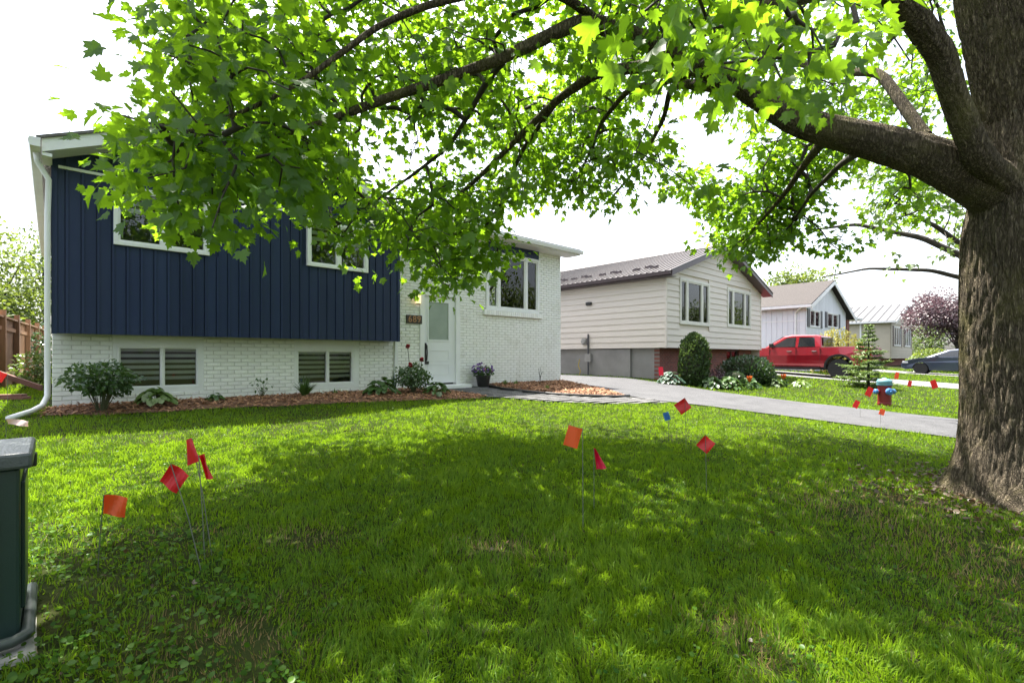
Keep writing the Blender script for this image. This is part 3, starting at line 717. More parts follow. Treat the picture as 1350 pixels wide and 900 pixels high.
for xa, xb in ((-o3, PX3), (PX3, xr3)):
    za, zb = PZ3 - s3 * abs(xa - PX3), PZ3 - s3 * abs(xb - PX3)
    MB().prism([(xa, zz(za - .22)), (xb, zz(zb - .22)), (xb, zz(zb - .003)), (xa, zz(za - .003))], 'y', -.37, -.33).build('rake_board', M['white'], h3)
MB().box(-o3 - .1, -o3, -.36, D3 + .3, zz(E3 - s3 * o3 - .12), zz(E3 - s3 * o3 + .02)).build('gutter', M['white'], h3)
MB().tube([(-o3 - .03, .1, zz(3.8)), (-.06, .5, zz(3.5)), (-.06, .5, zz(.4))], .05, 8).build('downspout', M['white'], h3)
# porch on its right side
mb = MB(); mb.box(7.9, 13.2, .2, 5, zz(3.72), zz(3.9)); mb.build('porch_roof', M['white'], h3, bevel=.03)
MB().box(10.2, 10.9, .5, 1.2, zz(.2), zz(3.718)).build('brick_column', M['redbrick'], h3)
MB().box(9.0, 13.0, 3.5, 3.6, zz(.2), zz(3.718)).build('porch_wall', M['whiteboard'], h3)

# ================================================================== NEIGHBOUR 4 : beige, metal roof
h4 = thing('far_beige_house', 'small far beige house with pale ribbed metal roof and brown shutters', 'house', (50.9, 8.5, .3))
R4, PX4, PZ4, E4, D4 = 9.8, 5.4, 5.85, 4.2, 11.0; s4 = (PZ4 - E4) / PX4
wins4 = [(1.2, 4.3, 2.05, 3.75), (6.0, 9.0, 2.05, 3.75)]
mb = MB(); wallY(mb, 0, R4, zz(1.0), zz(4.15), 0, .05, [(a, b, zz(c), zz(d)) for a, b, c, d in wins4]); mb.prism([(0, zz(4.15)), (R4, zz(4.15)), (PX4, zz(PZ4 - .08))], 'y', .002, .05)
mb.quad((0, 0, zz(1.0)), (0, D4, zz(1.0)), (0, D4, zz(4.2)), (0, 0, zz(4.2))); mb.build('wall', M['beige2'], h4)
MB().box(.3, R4, .35, D4, zz(0), zz(1.0)).build('base', M['redbrick'], h4)
z = zz(1.0)
for i in range(14):
    lapboard(h4, 0, R4, z, .226, M['beige2'], [(a - .5, b + .5, zz(c), zz(d)) for a, b, c, d in wins4], dy=-.012); z += .226
for a, b, c, d in wins4:
    window(h4, a, b, zz(c), zz(d), .0, [.33, .67], M['white'], .1, .04, 0)
    for u in (a - .42, b + .02): MB().box(u, u + .4, -.05, .0, zz(c), zz(d)).build('shutter', M['shutter_b'], h4)
for i in range(int(D4 / .6) + 1):
    y0 = -.4 + i * .6
    m = MB()
    def q4(ya, yb, h):
        A = [(-.4, ya, zz(E4 - .4 * s4)), (PX4, ya, zz(PZ4)), (PX4, yb, zz(PZ4)), (-.4, yb, zz(E4 - .4 * s4))]
        m.add(A + [(p[0], p[1], p[2] + h) for p in A], [(0, 1, 2, 3), (4, 5, 6, 7), (0, 1, 5, 4), (1, 2, 6, 5), (2, 3, 7, 6), (3, 0, 4, 7)])
    q4(y0, y0 + .598, .02); q4(y0 + .02, y0 + .07, .07); m.build('roof_panel', M['metalroof2'], h4)
slab('roof', [(PX4, -.4, zz(PZ4)), (R4 + .5, -.4, zz(PZ4 - s4 * (R4 + .5 - PX4))), (R4 + .5, D4, zz(PZ4 - s4 * (R4 + .5 - PX4))), (PX4, D4, zz(PZ4))], .05, None).build('roof', M['metalroof2'], h4)
for xa, xb in ((-.4, PX4), (PX4, R4 + .5)):
    za, zb = PZ4 - s4 * abs(xa - PX4), PZ4 - s4 * abs(xb - PX4)
    MB().prism([(xa, zz(za - .28)), (xb, zz(zb - .28)), (xb, zz(zb - .003)), (xa, zz(za - .003))], 'y', -.44, -.41).build('rake_board', M['white'], h4)
MB().box(-.5, -.4, -.4, D4, zz(E4 - .4 * s4 - .12), zz(E4 - .4 * s4 + .03)).build('gutter', M['white'], h4)
MB().box(-.12, -.0, 2.0, 2.12, zz(.5), zz(4.0)).build('downspout', M['white'], h4)
# ================================================================== THE MAPLE
def barkmat(name, c1, c2, c3, sc=1.0):
    m, t, b = newmat(name); b.inputs['Roughness'].default_value = .95; b.inputs['Specular IOR Level'].default_value = .2
    co = coords(t, (1, 1, .17))
    def ridge(sc_, off):
        n0 = N(t, 'ShaderNodeTexNoise', Scale=sc_ * sc, Detail=3.0, Roughness=.55); mp = t.nodes.new('ShaderNodeMapping'); mp.inputs['Location'].default_value = (off, off, off)
        t.links.new(co, mp.inputs[0]); t.links.new(mp.outputs[0], n0.inputs['Vector'])
        s_ = N(t, 'ShaderNodeMath', operation='SUBTRACT'); s_.inputs[1].default_value = .5; t.links.new(n0.outputs[0], s_.inputs[0])
        a_ = N(t, 'ShaderNodeMath', operation='ABSOLUTE'); t.links.new(s_.outputs[0], a_.inputs[0]); return ramp(t, a_.outputs[0], .0, .13)
    r1, r2 = ridge(38, 0.0), ridge(80, 3.0)
    mu = N(t, 'ShaderNodeMath', operation='MULTIPLY'); t.links.new(r1, mu.inputs[0]); t.links.new(ramp(t, r2, -.6, 1.0), mu.inputs[1])
    col = mixc(t, mu.outputs[0], c1, c2)
    co2 = coords(t); n2 = N(t, 'ShaderNodeTexNoise', Scale=2.6, Detail=8.0, Roughness=.7); t.links.new(co2, n2.inputs['Vector'])
    mo = N(t, 'ShaderNodeMath', operation='MULTIPLY'); t.links.new(ramp(t, n2.outputs[0], .48, .70), mo.inputs[0]); mo.inputs[1].default_value = .55
    col = mixc(t, mo.outputs[0], col, c3)
    n4 = N(t, 'ShaderNodeTexNoise', Scale=9.0, Detail=5.0); t.links.new(co2, n4.inputs['Vector'])
    li = N(t, 'ShaderNodeMath', operation='MULTIPLY'); t.links.new(ramp(t, n4.outputs[0], .66, .74), li.inputs[0]); t.links.new(mu.outputs[0], li.inputs[1])
    col = mixc(t, li.outputs[0], col, (.26, .26, .23))
    t.links.new(col, b.inputs['Base Color'])
    bp = N(t, 'ShaderNodeBump', Strength=1.0, Distance=.03); t.links.new(mu.outputs[0], bp.inputs['Height'])
    n3 = N(t, 'ShaderNodeTexNoise', Scale=120.0, Detail=4.0); t.links.new(co2, n3.inputs['Vector'])
    bp2 = N(t, 'ShaderNodeBump', Strength=.5, Distance=.01); t.links.new(n3.outputs[0], bp2.inputs['Height']); t.links.new(bp.outputs[0], bp2.inputs['Normal']); t.links.new(bp2.outputs[0], b.inputs['Normal'])
    return m
M['bark'] = barkmat('maple_bark', (.040, .031, .021), (.31, .25, .18), (.21, .19, .07))
M['twig'] = pm('twig_bark', (.05, .04, .032), (.028, .023, .019), 20, .9)
M['leaf'] = leafmat('maple_leaf', (.010, .050, .005), (.050, .125, .008), .58, (.33, .58, .018), gloss=.03)
M['leaf_far'] = leafmat('street_maple_leaf', (.05, .10, .02), (.085, .14, .03), .45, (.26, .38, .05), gloss=.05)

half = [(.15, -.09), (.42, .02), (.36, .17), (.62, .42), (.44, .45), (.42, .58), (.20, .50), (.27, .74), (.13, .72)]
def leafshape(half):
    out = [(0, 0)] + half + [(0, 1)] + [(-x, y) for x, y in half[::-1]]
    V = [(x, y, .16 * abs(x) - .22 * y * y) for x, y in out] + [(0, .32, -.02)]
    n = len(out); return V, [(i, (i + 1) % n, n) for i in range(n)]
MAPLE, MAPLEF = leafshape(half)
MAPLE2, MAPLE2F = leafshape([(.40, .0), (.30, .19), (.60, .44), (.20, .5), (.22, .75)])

def barktube(pts, rs, seg, ring, amp, seed, flare=None):
    """thick limb: spline tube with furrowed bark relief"""
    P = np.array(pts, float); s = np.r_[0, np.cumsum(np.linalg.norm(np.diff(P, axis=0), axis=1))]
    n = max(4, int(s[-1] / ring)); q = np.linspace(0, s[-1], n)
    # smooth by catmull-like resampling
    C = np.stack([np.interp(q, s, P[:, k]) for k in range(3)], 1); R_ = np.interp(q, s, rs)
    for _ in range(int(.12 / ring) + 2):
        C[1:-1] = (C[:-2] + 2 * C[1:-1] + C[2:]) / 4; R_[1:-1] = (R_[:-2] + 2 * R_[1:-1] + R_[2:]) / 4
    V = []; prev = None
    for i in range(n):
        d = Vector(C[min(i + 1, n - 1)] - C[max(i - 1, 0)]).normalized()
        a = d.cross(Vector((0, 1, .1))).normalized() if prev is None else (prev - d * prev.dot(d)).normalized()
        prev = a; b = d.cross(a)
        for k in range(seg):
            th = 2 * math.pi * k / seg; dr = a * math.cos(th) + b * math.sin(th)
            r = R_[i]
            wob = mnoise.noise(Vector((math.cos(th) * 1.3, math.sin(th) * 1.3, q[i] * .9 + seed))) * .06 * r
            u = Vector((math.cos(th) * r * 30, math.sin(th) * r * 30, q[i] * 4.2 + seed * 3.1))
            rid = abs(mnoise.noise(u + Vector((0, 0, 0)))) + .5 * abs(mnoise.noise(u * 2.1 + Vector((7, 3, 1))))
            r2 = r + wob + amp * (min(rid * 1.7, .8) - .45)
            if flare: r2 += flare(th, q[i])
            V.append(tuple(Vector(C[i]) + dr * r2))
    F = [(i * seg + k, i * seg + (k + 1) % seg, (i + 1) * seg + (k + 1) % seg, (i + 1) * seg + k) for i in range(n - 1) for k in range(seg)]
    return V, F

def grow(name, label, group, seeds, clusters, leaves_per, lsize, mats, base, seed, n_parts, shapes, spread=.17):
    """twigs join each leaf cluster to the limbs; leaves are set round the twig ends. seeds: (points, radii)"""
    rg = np.random.default_rng(seed)
    root = thing(name, label, 'tree', base, 0, group); B = np.array(base)
    nodes = []; pl = []; par = []; rmax = []
    for pts, rs, pl0 in seeds:
        P = np.array(pts, float); s = np.r_[0, np.cumsum(np.linalg.norm(np.diff(P, axis=0), axis=1))]
        for q in np.arange(0, s[-1], .12):
            nodes.append([np.interp(q, s, P[:, k]) for k in range(3)]); pl.append(pl0 + q); par.append(-1)
    n0 = len(nodes)
    C = np.array(clusters); N0 = np.array(nodes)
    dmin = np.array([np.min(np.linalg.norm(N0 - c, axis=1)) for c in C])
    order = np.argsort(dmin); allN = np.zeros((n0 + len(C) * 3, 3)); allN[:n0] = N0; PL = np.zeros(len(allN)); PL[:n0] = pl
    parent = -np.ones(len(allN), int); cnt = n0; tips = []
    for i in order:
        c = C[i]; d = np.linalg.norm(allN[:cnt] - c, axis=1); k = int(np.argmin(d + .18 * PL[:cnt])); dist = d[k]
        p0 = allN[k]; prevn = k; m = 3 if dist > .5 else 2 if dist > .2 else 1
        off = rg.normal(0, .07, 3) * dist + np.array([0, 0, .10 * dist])
        for j in range(1, m + 1):
            f = j / m; q = p0 + (c - p0) * f + off * 4 * f * (1 - f)
            allN[cnt] = q; PL[cnt] = PL[prevn] + np.linalg.norm(q - allN[prevn]); parent[cnt] = prevn; prevn = cnt; cnt += 1
        tips.append(prevn)
    load = np.zeros(cnt); load[tips] += 1
    for i in range(cnt - 1, n0 - 1, -1):
        if parent[i] >= 0: load[parent[i]] += load[i]
    rr = .0042 * np.maximum(load, 1) ** (1 / 2.35)
    # twigs as thin 4-sided tubes
    e = np.arange(n0, cnt); A = allN[parent[e]]; Z = allN[e]; d = unit(Z - A)
    ra = np.minimum(np.where(parent[e] >= n0, rr[parent[e]], rr[e] * 1.15), .05); rb = rr[e]
    x = unit(np.cross(d, np.array([.31, .12, .94]))); y = np.cross(d, x); ks = 5; V = []
    for (P, r) in ((A, ra), (Z, rb)):
        for k in range(ks):
            th = 2 * math.pi * k / ks; V.append(P + (x * math.cos(th) + y * math.sin(th)) * r[:, None])
    V = np.stack(V, 1).reshape(-1, 3) - B; o = (np.arange(len(e)) * 2 * ks)[:, None, None]
    F = np.array([[k, (k + 1) % ks, ks + (k + 1) % ks, ks + k] for k in range(ks)])[None] + o
    tw = fast('twigs', V, F.reshape(-1, 4), mats[1], root, smooth=True); tw['kind'] = 'stuff'
    # leaves
    tp = allN[np.array(tips)]; td = unit(tp - allN[parent[np.array(tips)]])
    k = leaves_per; pos = np.repeat(tp, k, 0) + np.clip(rg.normal(0, 1, (len(tp) * k, 3)), -1.7, 1.7) * np.array([spread, spread, spread * .62])
    out = unit(pos - np.repeat(tp, k, 0)); n = len(pos)
    tip = unit(out * .8 + np.repeat(td, k, 0) * .35 + rg.normal(0, .35, (n, 3)) + np.array([0, 0, -.40]))
    nr = unit(rg.normal(0, .55, (n, 3)) + np.array([0, 0, 1.0]) + out * .3)
    x, y, z = frames(nr, tip); sz = lsize * np.clip(rg.normal(1, .22, n), .5, 1.5)
    px, py, dp = proj(pos); vis = (px > -40) & (px < 1390) & (py > -40) & (py < 720) & (dp > .3)
    area = np.where(vis, sz / np.maximum(dp, .3), 0); big = np.argsort(-area)[:n_parts]
    keep = np.ones(n, bool); keep[big] = False
    tint = rg.beta(1.3, 1.3, n) * .95
    near = keep & vis & (dp < 6.5); far = keep & ~near
    Vs = []; Fs = []; Ts = []; nv = 0
    for msk, (sh, fc) in ((near, shapes[0]), (far, shapes[1])):
        if msk.sum() == 0: continue
        V, F = place(sh, fc, pos[msk], x[msk], y[msk], z[msk], sz[msk]); Vs.append(V); Fs.append(F + nv); nv += len(V); Ts.append(np.repeat(tint[msk], len(sh)))
    cr = fast('crown', np.concatenate(Vs) - B, np.concatenate(Fs), mats[0], root, np.concatenate(Ts)); cr['kind'] = 'stuff'
    lm = []
    for q in range(5):
        me = bpy.data.meshes.new('leaf'); sv = [(a, b, c * (1 + .5 * q) + .05 * math.sin(6 * b + q)) for a, b, c in MAPLE]
        nq = len(sv); sv += [(-.012, 0, 0), (.012, 0, 0), (.008, -.55, .12), (-.008, -.55, .12)]
        me.from_pydata(sv, [], MAPLEF + [(nq, nq + 1, nq + 2, nq + 3)])
        a_ = me.attributes.new('tint', 'FLOAT', 'POINT'); a_.data.foreach_set('value', [.12 + .14 * q] * len(sv)); me.materials.append(mats[0]); lm.append(me)
    for q, i in enumerate(big):
        o = link('leaf', lm[q % 5], root)
        o.matrix_local = Matrix(((x[i, 0] * sz[i], y[i, 0] * sz[i], z[i, 0] * sz[i], pos[i, 0] - B[0]), (x[i, 1] * sz[i], y[i, 1] * sz[i], z[i, 1] * sz[i], pos[i, 1] - B[1]), (x[i, 2] * sz[i], y[i, 2] * sz[i], z[i, 2] * sz[i], pos[i, 2] - B[2]), (0, 0, 0, 1)))
    return root

TB = (6.25, .08, g(6.25, .08)); TBv = np.array(TB)
TR = [(6.25, .08, TB[2] - .15), (6.25, .08, .3), (6.23, .09, 1.2), (6.19, .11, 2.2), (6.31, .06, 3.2), (6.1, .14, 4.4), (5.8, .3, 5.6), (5.75, .5, 7.4), (5.9, .7, 9.0)]
TRr = [.52, .45, .425, .39, .34, .40, .27, .16, .06]
A3 = lambda L: [at(*q) for q in L]
LIMBS = [
    (A3([(1330, 262, 4.32), (1285, 236, 4.28), (1225, 208, 4.3), (1150, 186, 4.4), (1090, 172, 4.5), (1045, 158, 4.6), (985, 118, 4.7), (925, 88, 4.75), (868, 84, 4.8)]), [.23, .205, .17, .148, .135, .122, .10, .085, .07], 2.0),
    (A3([(1330, 250, 4.2), (1290, 208, 4.05), (1258, 130, 3.95), (1240, 70, 3.85), (1196, 12, 3.7), (1120, -60, 3.4), (1010, -150, 3.0), (880, -220, 2.6), (740, -230, 2.5)]), [.12, .10, .085, .09, .088, .075, .08, .06, .045], 2.0),
]
BR = [
    (A3([(925, 90, 4.72), (868, 60, 4.5), (800, 35, 4.3), (767, 28, 4.2), (733, 43, 4.1), (667, 75, 4.0), (600, 100, 3.9), (500, 133, 3.8), (420, 165, 3.7), (343, 183, 3.5), (280, 196, 3.3)]), [.09, .085, .075, .065, .055, .045, .040, .034, .026, .018, .01], 4.0),
    (A3([(800, 37, 4.32), (740, -8, 4.0), (640, -12, 3.7), (560, 8, 3.4), (500, 33, 3.3), (400, 107, 3.1), (333, 143, 2.9), (250, 172, 2.7)]), [.045, .036, .028, .024, .020, .016, .012, .006], 4.6),
    (A3([(868, 86, 4.8), (787, 95, 5.0), (733, 133, 5.3), (690, 175, 5.5), (643, 223, 5.7), (583, 277, 5.9), (533, 298, 5.9), (480, 320, 5.8)]), [.06, .05, .04, .034, .028, .02, .014, .008], 4.6),
    (A3([(733, 135, 5.3), (687, 200, 5.9), (660, 270, 6.1), (635, 305, 6.2), (600, 360, 6.1)]), [.03, .024, .018, .013, .008], 5.4),
    (A3([(667, 76, 4.0), (640, 110, 4.3), (617, 153, 4.5), (593, 193, 4.7), (545, 230, 4.9), (500, 262, 5.0), (440, 300, 5.0)]), [.03, .026, .022, .018, .014, .01, .007], 5.6),
    (A3([(925, 90, 4.8), (860, 112, 5.2), (830, 116, 5.5), (793, 160, 6.0), (782, 190, 6.3), (760, 240, 6.6)]), [.05, .04, .032, .025, .018, .01], 4.4),
    (A3([(985, 120, 4.75), (900, 110, 5.4), (883, 118, 5.8), (876, 155, 6.2), (840, 222, 6.5), (800, 268, 6.8)]), [.06, .05, .035, .028, .02, .01], 4.2),
    (A3([(1090, 180, 4.6), (1062, 215, 5.2), (1035, 255, 5.8), (1005, 290, 6.3), (970, 325, 6.6)]), [.05, .035, .026, .018, .01], 3.6),
    (A3([(1150, 190, 4.4), (1110, 215, 5.0), (1070, 255, 5.8), (1040, 300, 6.4)]), [.04, .03, .02, .01], 3.4),
    (A3([(1220, 180, 4.6), (1160, 95, 5.0), (1090, 95, 5.6), (1010, 70, 6.4), (920, 40, 7.0)]), [.055, .045, .038, .03, .02], 3.2),
    (A3([(290, 180, 2.85), (250, 174, 2.8), (205, 164, 2.85), (165, 154, 2.9), (135, 145, 2.95)]), [.008, .008, .007, .006, .004], 6.5),
    ([(5.95, .2, 4.5), (5.2, 1.4, 5.2), (4.0, 3.0, 5.8), (2.6, 4.6, 6.3)], [.18, .14, .09, .04], 3.0),
    ([(5.9, .2, 4.6), (6.6, 1.8, 5.5), (7.2, 3.6, 6.2), (7.6, 5.2, 6.6)], [.18, .14, .08, .04], 3.4),
    ([(5.85, .2, 4.9), (7.6, .4, 5.6), (9.4, 1.2, 6.4), (10.6, 1.8, 6.6)], [.16, .12, .07, .04], 3.8),
    ([(5.85, .2, 4.7), (5.4, -1.8, 5.4), (4.6, -3.6, 6.2)], [.16, .1, .04], 3.6),
    ([(5.9, .2, 4.7), (4.2, -.4, 5.4), (2.2, -.6, 5.8), (.6, -.2, 6.2)], [.17, .12, .07, .03], 3.2),
]
FOL = [(205, -900), (205, 0), (200, 25), (180, 80), (188, 100), (172, 114), (166, 165), (140, 205), (128, 235), (150, 250), (205, 268), (235, 300), (270, 318), (300, 330), (330, 318), (362, 316), (355, 298), (392, 285), (398, 320), (378, 345), (388, 358), (410, 358), (440, 355), (462, 374), (490, 364), (508, 345), (520, 330), (530, 368), (548, 366), (560, 375), (563, 398), (580, 410), (604, 414), (622, 405), (635, 375), (660, 358), (686, 350), (684, 338), (660, 325), (665, 300), (660, 282), (700, 285), (714, 262), (760, 282), (793, 288), (820, 288), (838, 276), (818, 256), (840, 235), (900, 255), (930, 300), (936, 332), (952, 350), (975, 352), (1022, 356), (1055, 318), (1085, 330), (1110, 345), (1140, 330), (1200, 300), (1290, 290), (1600, 250), (1600, -900)]
LIMBZONE = [(1010, 95), (1120, 130), (1190, 150), (1235, 150), (1175, -40), (1420, -40), (1420, 700), (1262, 300), (1240, 280), (1150, 235), (1040, 215), (1000, 165)]
SKYHOLES = [(507, 200, 26, 44), (470, 60, 22, 22), (850, 150, 24, 28), (905, 180, 22, 44), (630, 215, 28, 26), (575, 190, 22, 36), (345, 45, 16, 18), (700, 90, 26, 18), (960, 200, 36, 30), (1120, 265, 44, 34)]
SUNSPOTS = [(560, 600, 60, 12), (640, 690, 40, 12), (745, 705, 40, 12), (1050, 795, 60, 26), (1110, 705, 60, 18), (850, 675, 40, 10), (830, 640, 60, 8), (470, 620, 60, 8), (1240, 880, 60, 30)]
LITLAWN = [(-300, 556), (-300, 770), (40, 722), (230, 652), (330, 608), (450, 568), (600, 560), (900, 562), (1010, 552), (1262, 590), (1262, 515), (900, 500), (400, 515)]
def crown_points(n, c, r, shell, fol, holes, lit, seed, marg=.16, tmin=2.9):
    rg = np.random.default_rng(seed); out = []
    while len(out) < n:
        d = unit(rg.normal(size=(4000, 3))); k = rg.uniform(shell ** 3, 1, 4000) ** (1 / 3)
        P = np.asarray(c) + d * np.asarray(r) * k[:, None]; P = P[P[:, 2] > 1.9]
        px, py, t = proj(P); ok = np.ones(len(P), bool)
        inview = (t > .2) & (px > -60) & (px < 1400) & (py > -60) & (py < 900)
        mx = marg * FPX / np.maximum(t, .2)
        good = inpoly(px, py + mx * .9, fol) & inpoly(px - mx, py, fol) & inpoly(px + mx * .6, py + mx * .5, fol) & (t > tmin)
        for hx, hy, ha, hb in holes:
            good &= ~((((px - hx) / (ha + mx * .3)) ** 2 + ((py - hy) / (hb + mx * .3)) ** 2 < 1) & (rg.uniform(size=len(P)) < .93))
        ok &= ~inview | good
        ok &= np.linalg.norm(P - np.array([0, 0, CZ]), axis=1) > 1.6
        ok &= ~(inpoly(px, py, LIMBZONE) & (t < 6.0))
        if lit is not None:
            h = P[:, 2] - .1; Sx = P - np.array(SUND)[None] * (h / SUND.z)[:, None]
            sx, sy, st = proj(Sx); ok &= ~((st > .3) & inpoly(sx, sy, lit) & (rg.uniform(size=len(P)) < .97))
            for a, b, c, d in SUNSPOTS: ok &= ~((st > .3) & (((sx - a) / c) ** 2 + ((sy - b) / d) ** 2 < 1))
        out += list(P[ok])
    return np.array(out[:n])
CR = crown_points(900, (5.4, 1.2, 5.2), (6.6, 7.0, 3.8), .66, FOL, SKYHOLES, LITLAWN, 3)
# boughs over the viewer's head (they shade the near lawn)
def overhead(n, seed):
    rg = np.random.default_rng(seed); out = []
    while len(out) < n:
        P = np.array([rg.uniform(-.5, 8.5), rg.uniform(-1.5, 6.8), rg.uniform(4.2, 7.2)]); px, py, t = proj(P)
        if t[0] > .2 and -60 < px[0] < 1400 and py[0] > -70: continue
        Sx = P - np.array(SUND) * ((P[2] - .05) / SUND.z); sx, sy, st = proj(Sx)
        if st[0] < .5 or not inpoly(sx, sy, SHADELAWN)[0]: continue
        if any(((sx[0] - a) / c) ** 2 + ((sy[0] - b) / d) ** 2 < 1 for a, b, c, d in SUNSPOTS): continue
        out.append(P)
    return np.array(out)
SHADELAWN = [(60, 740), (250, 660), (340, 620), (470, 575), (700, 575), (1000, 580), (1230, 620), (1400, 720), (1500, 1000), (-100, 1000), (0, 800)]
CR = np.concatenate([CR, overhead(380, 77)])
px_, py_, t_ = proj(CR); CR = CR[~((px_ > 1180) & (py_ > -160) & (t_ > .2) & (t_ < 7))]
# lower skirt of hanging boughs, where the crown comes down towards the lawn
def skirt(n, seed, t0, t1, pxr, pyr, holes=SKYHOLES, marg=.14):
    rg = np.random.default_rng(seed); out = []
    while len(out) < n:
        px = rg.uniform(*pxr); py = rg.uniform(*pyr); t = rg.uniform(t0, t1); m = marg * FPX / t
        if not (inpoly([px], [py + m * .9], FOL)[0] and inpoly([px - m], [py], FOL)[0] and inpoly([px + m * .6], [py + m * .5], FOL)[0]): continue
        if inpoly([px], [py], LIMBZONE)[0] and t < 6: continue
        if any(((px - a) / (c + m * .3)) ** 2 + ((py - b) / (d + m * .3)) ** 2 < 1 for a, b, c, d in holes): continue
        P = np.array(at(px, py, t)); Sx = P - np.array(SUND) * ((P[2] - .1) / SUND.z); sx, sy, st = proj(Sx)
        if st[0] > .3 and inpoly(sx, sy, LITLAWN)[0] and rg.uniform() < .96: continue
        out.append(P)
    return np.array(out)
SK = np.concatenate([skirt(150, 1, 2.6, 4.8, (150, 420), (-20, 300)), skirt(185, 2, 4.4, 6.6, (340, 690), (60, 410)), skirt(170, 4, 5.6, 7.6, (560, 860), (60, 300)), skirt(190, 5, 6.0, 8.2, (880, 1130), (180, 350)), skirt(150, 6, 3.6, 5.4, (400, 1000), (-60, 110)), skirt(150, 7, 6.2, 8.5, (960, 1262), (-40, 160)), skirt(70, 9, 6.2, 8.0, (1010, 1262), (200, 300)), skirt(60, 10, 5.0, 7.0, (700, 1000), (-40, 110)), skirt(130, 13, 6.0, 7.8, (660, 880), (110, 292)), skirt(70, 15, 5.6, 6.8, (520, 690), (260, 412)),
                     np.array(A3([(142, 147, 3.0), (250, 60, 2.5), (262, 165, 2.7), (195, 235, 2.7), (280, 300, 2.6), (305, 235, 2.8), (225, 120, 2.6), (240, 285, 2.9),
                                  (850, 15, 1.55), (905, -30, 1.5), (935, 35, 1.8), (985, 45, 1.9), (1040, 20, 2.0), (1085, 65, 2.2), (1010, -20, 1.8), (1000, 85, 2.2), (1030, 105, 2.6), (975, 95, 2.5), (940, 85, 2.6), (1065, 90, 2.7), (1100, 60, 2.7), (1130, 30, 2.8), (1050, 45, 2.4)]))])
seeds_ = [(LIMBS[0][0][3:], LIMBS[0][1][3:], 2.0), (LIMBS[1][0][5:], LIMBS[1][1][5:], 2.0)] + BR + [(TR[6:], TRr[6:], 4.0)]
maple = grow('maple_tree', 'big spreading maple with thick furrowed trunk filling the right edge', None, seeds_, np.concatenate([CR, SK]), 17, .082, (M['leaf'], M['twig']), TB, 21, 300, ((MAPLE, MAPLEF), (MAPLE2, MAPLE2F)))
fl = lambda th, q: .13 * math.exp(-max(q - .12, 0) / .16) * (1 + .5 * math.sin(3 * th + .6) + .35 * math.sin(5 * th + 2))
V, F = barktube(TR, TRr, 280, .03, .024, 1.0, fl); fast('trunk', np.array(V) - TBv, np.array(F), M['bark'], maple, smooth=True)
for k, (p, r, _) in enumerate(LIMBS):
    V, F = barktube(p, r, 56, .03, .014, 5.0 + k); fast('limb', np.array(V) - TBv, np.array(F), M['bark'], maple, smooth=True)
for k, (p, r, _) in enumerate(BR):
    V, F = barktube(p, r, 12 if r[0] < .07 else 24, .06, .004, 9.0 + k); fast('branch', np.array(V) - TBv, np.array(F), M['bark'] if r[0] > .04 else M['twig'], maple, smooth=True)

# street maple further along, its trunk behind the near one
T2 = (14.6, .55, g(14.6, .55))
TR2 = [(14.6, .55, T2[2] - .1), (14.6, .55, 1.5), (14.5, .6, 3.0), (14.4, .8, 4.6), (14.4, .9, 6.2)]
BR2 = [([(14.55, .58, 2.4), (13.6, .9, 3.2), (12.6, 1.4, 3.7), (11.6, 1.8, 3.9)], [.09, .06, .04, .02], 2.4),
       ([(14.5, .6, 2.9), (14.2, 1.8, 3.8), (14.0, 3.0, 4.3), (13.8, 4.0, 4.3)], [.08, .06, .04, .02], 2.8), ([(14.5, .6, 2.6), (13.8, 1.6, 3.0), (13.2, 2.6, 3.1), (12.8, 3.4, 2.95)], [.06, .04, .025, .012], 2.6)]
FOL2 = [(1040, 100), (1060, 330), (1110, 372), (1130, 384), (1150, 370), (1175, 372), (1215, 345), (1262, 352), (1420, 360), (1420, -400), (1040, -400)]
C2 = crown_points(150, (13.8, 1.6, 3.9), (2.6, 2.6, 1.6), .3, FOL2, [(1150, 320, 34, 14), (1215, 325, 26, 14), (1160, 350, 20, 10)], LITLAWN, 8, .1)
street = grow('street_maple', 'smaller maple behind the big trunk with thin drooping leafy branches', None, [(TR2[1:], [.1, .1, .1, .1], 1.5)] + BR2, C2, 9, .115, (M['leaf_far'], M['twig']), T2, 5, 60, ((MAPLE2, MAPLE2F), (MAPLE2, MAPLE2F)), .16)
V, F = barktube(TR2, [.17, .14, .12, .08, .03], 32, .05, .012, 3.3); fast('trunk', np.array(V) - np.array(T2), np.array(F), M['bark'], street, smooth=True)
for k, (p, r, _) in enumerate(BR2):
    V, F = barktube(p, r, 12, .06, .004, 30.0 + k); fast('branch', np.array(V) - np.array(T2), np.array(F), M['twig'], street, smooth=True)
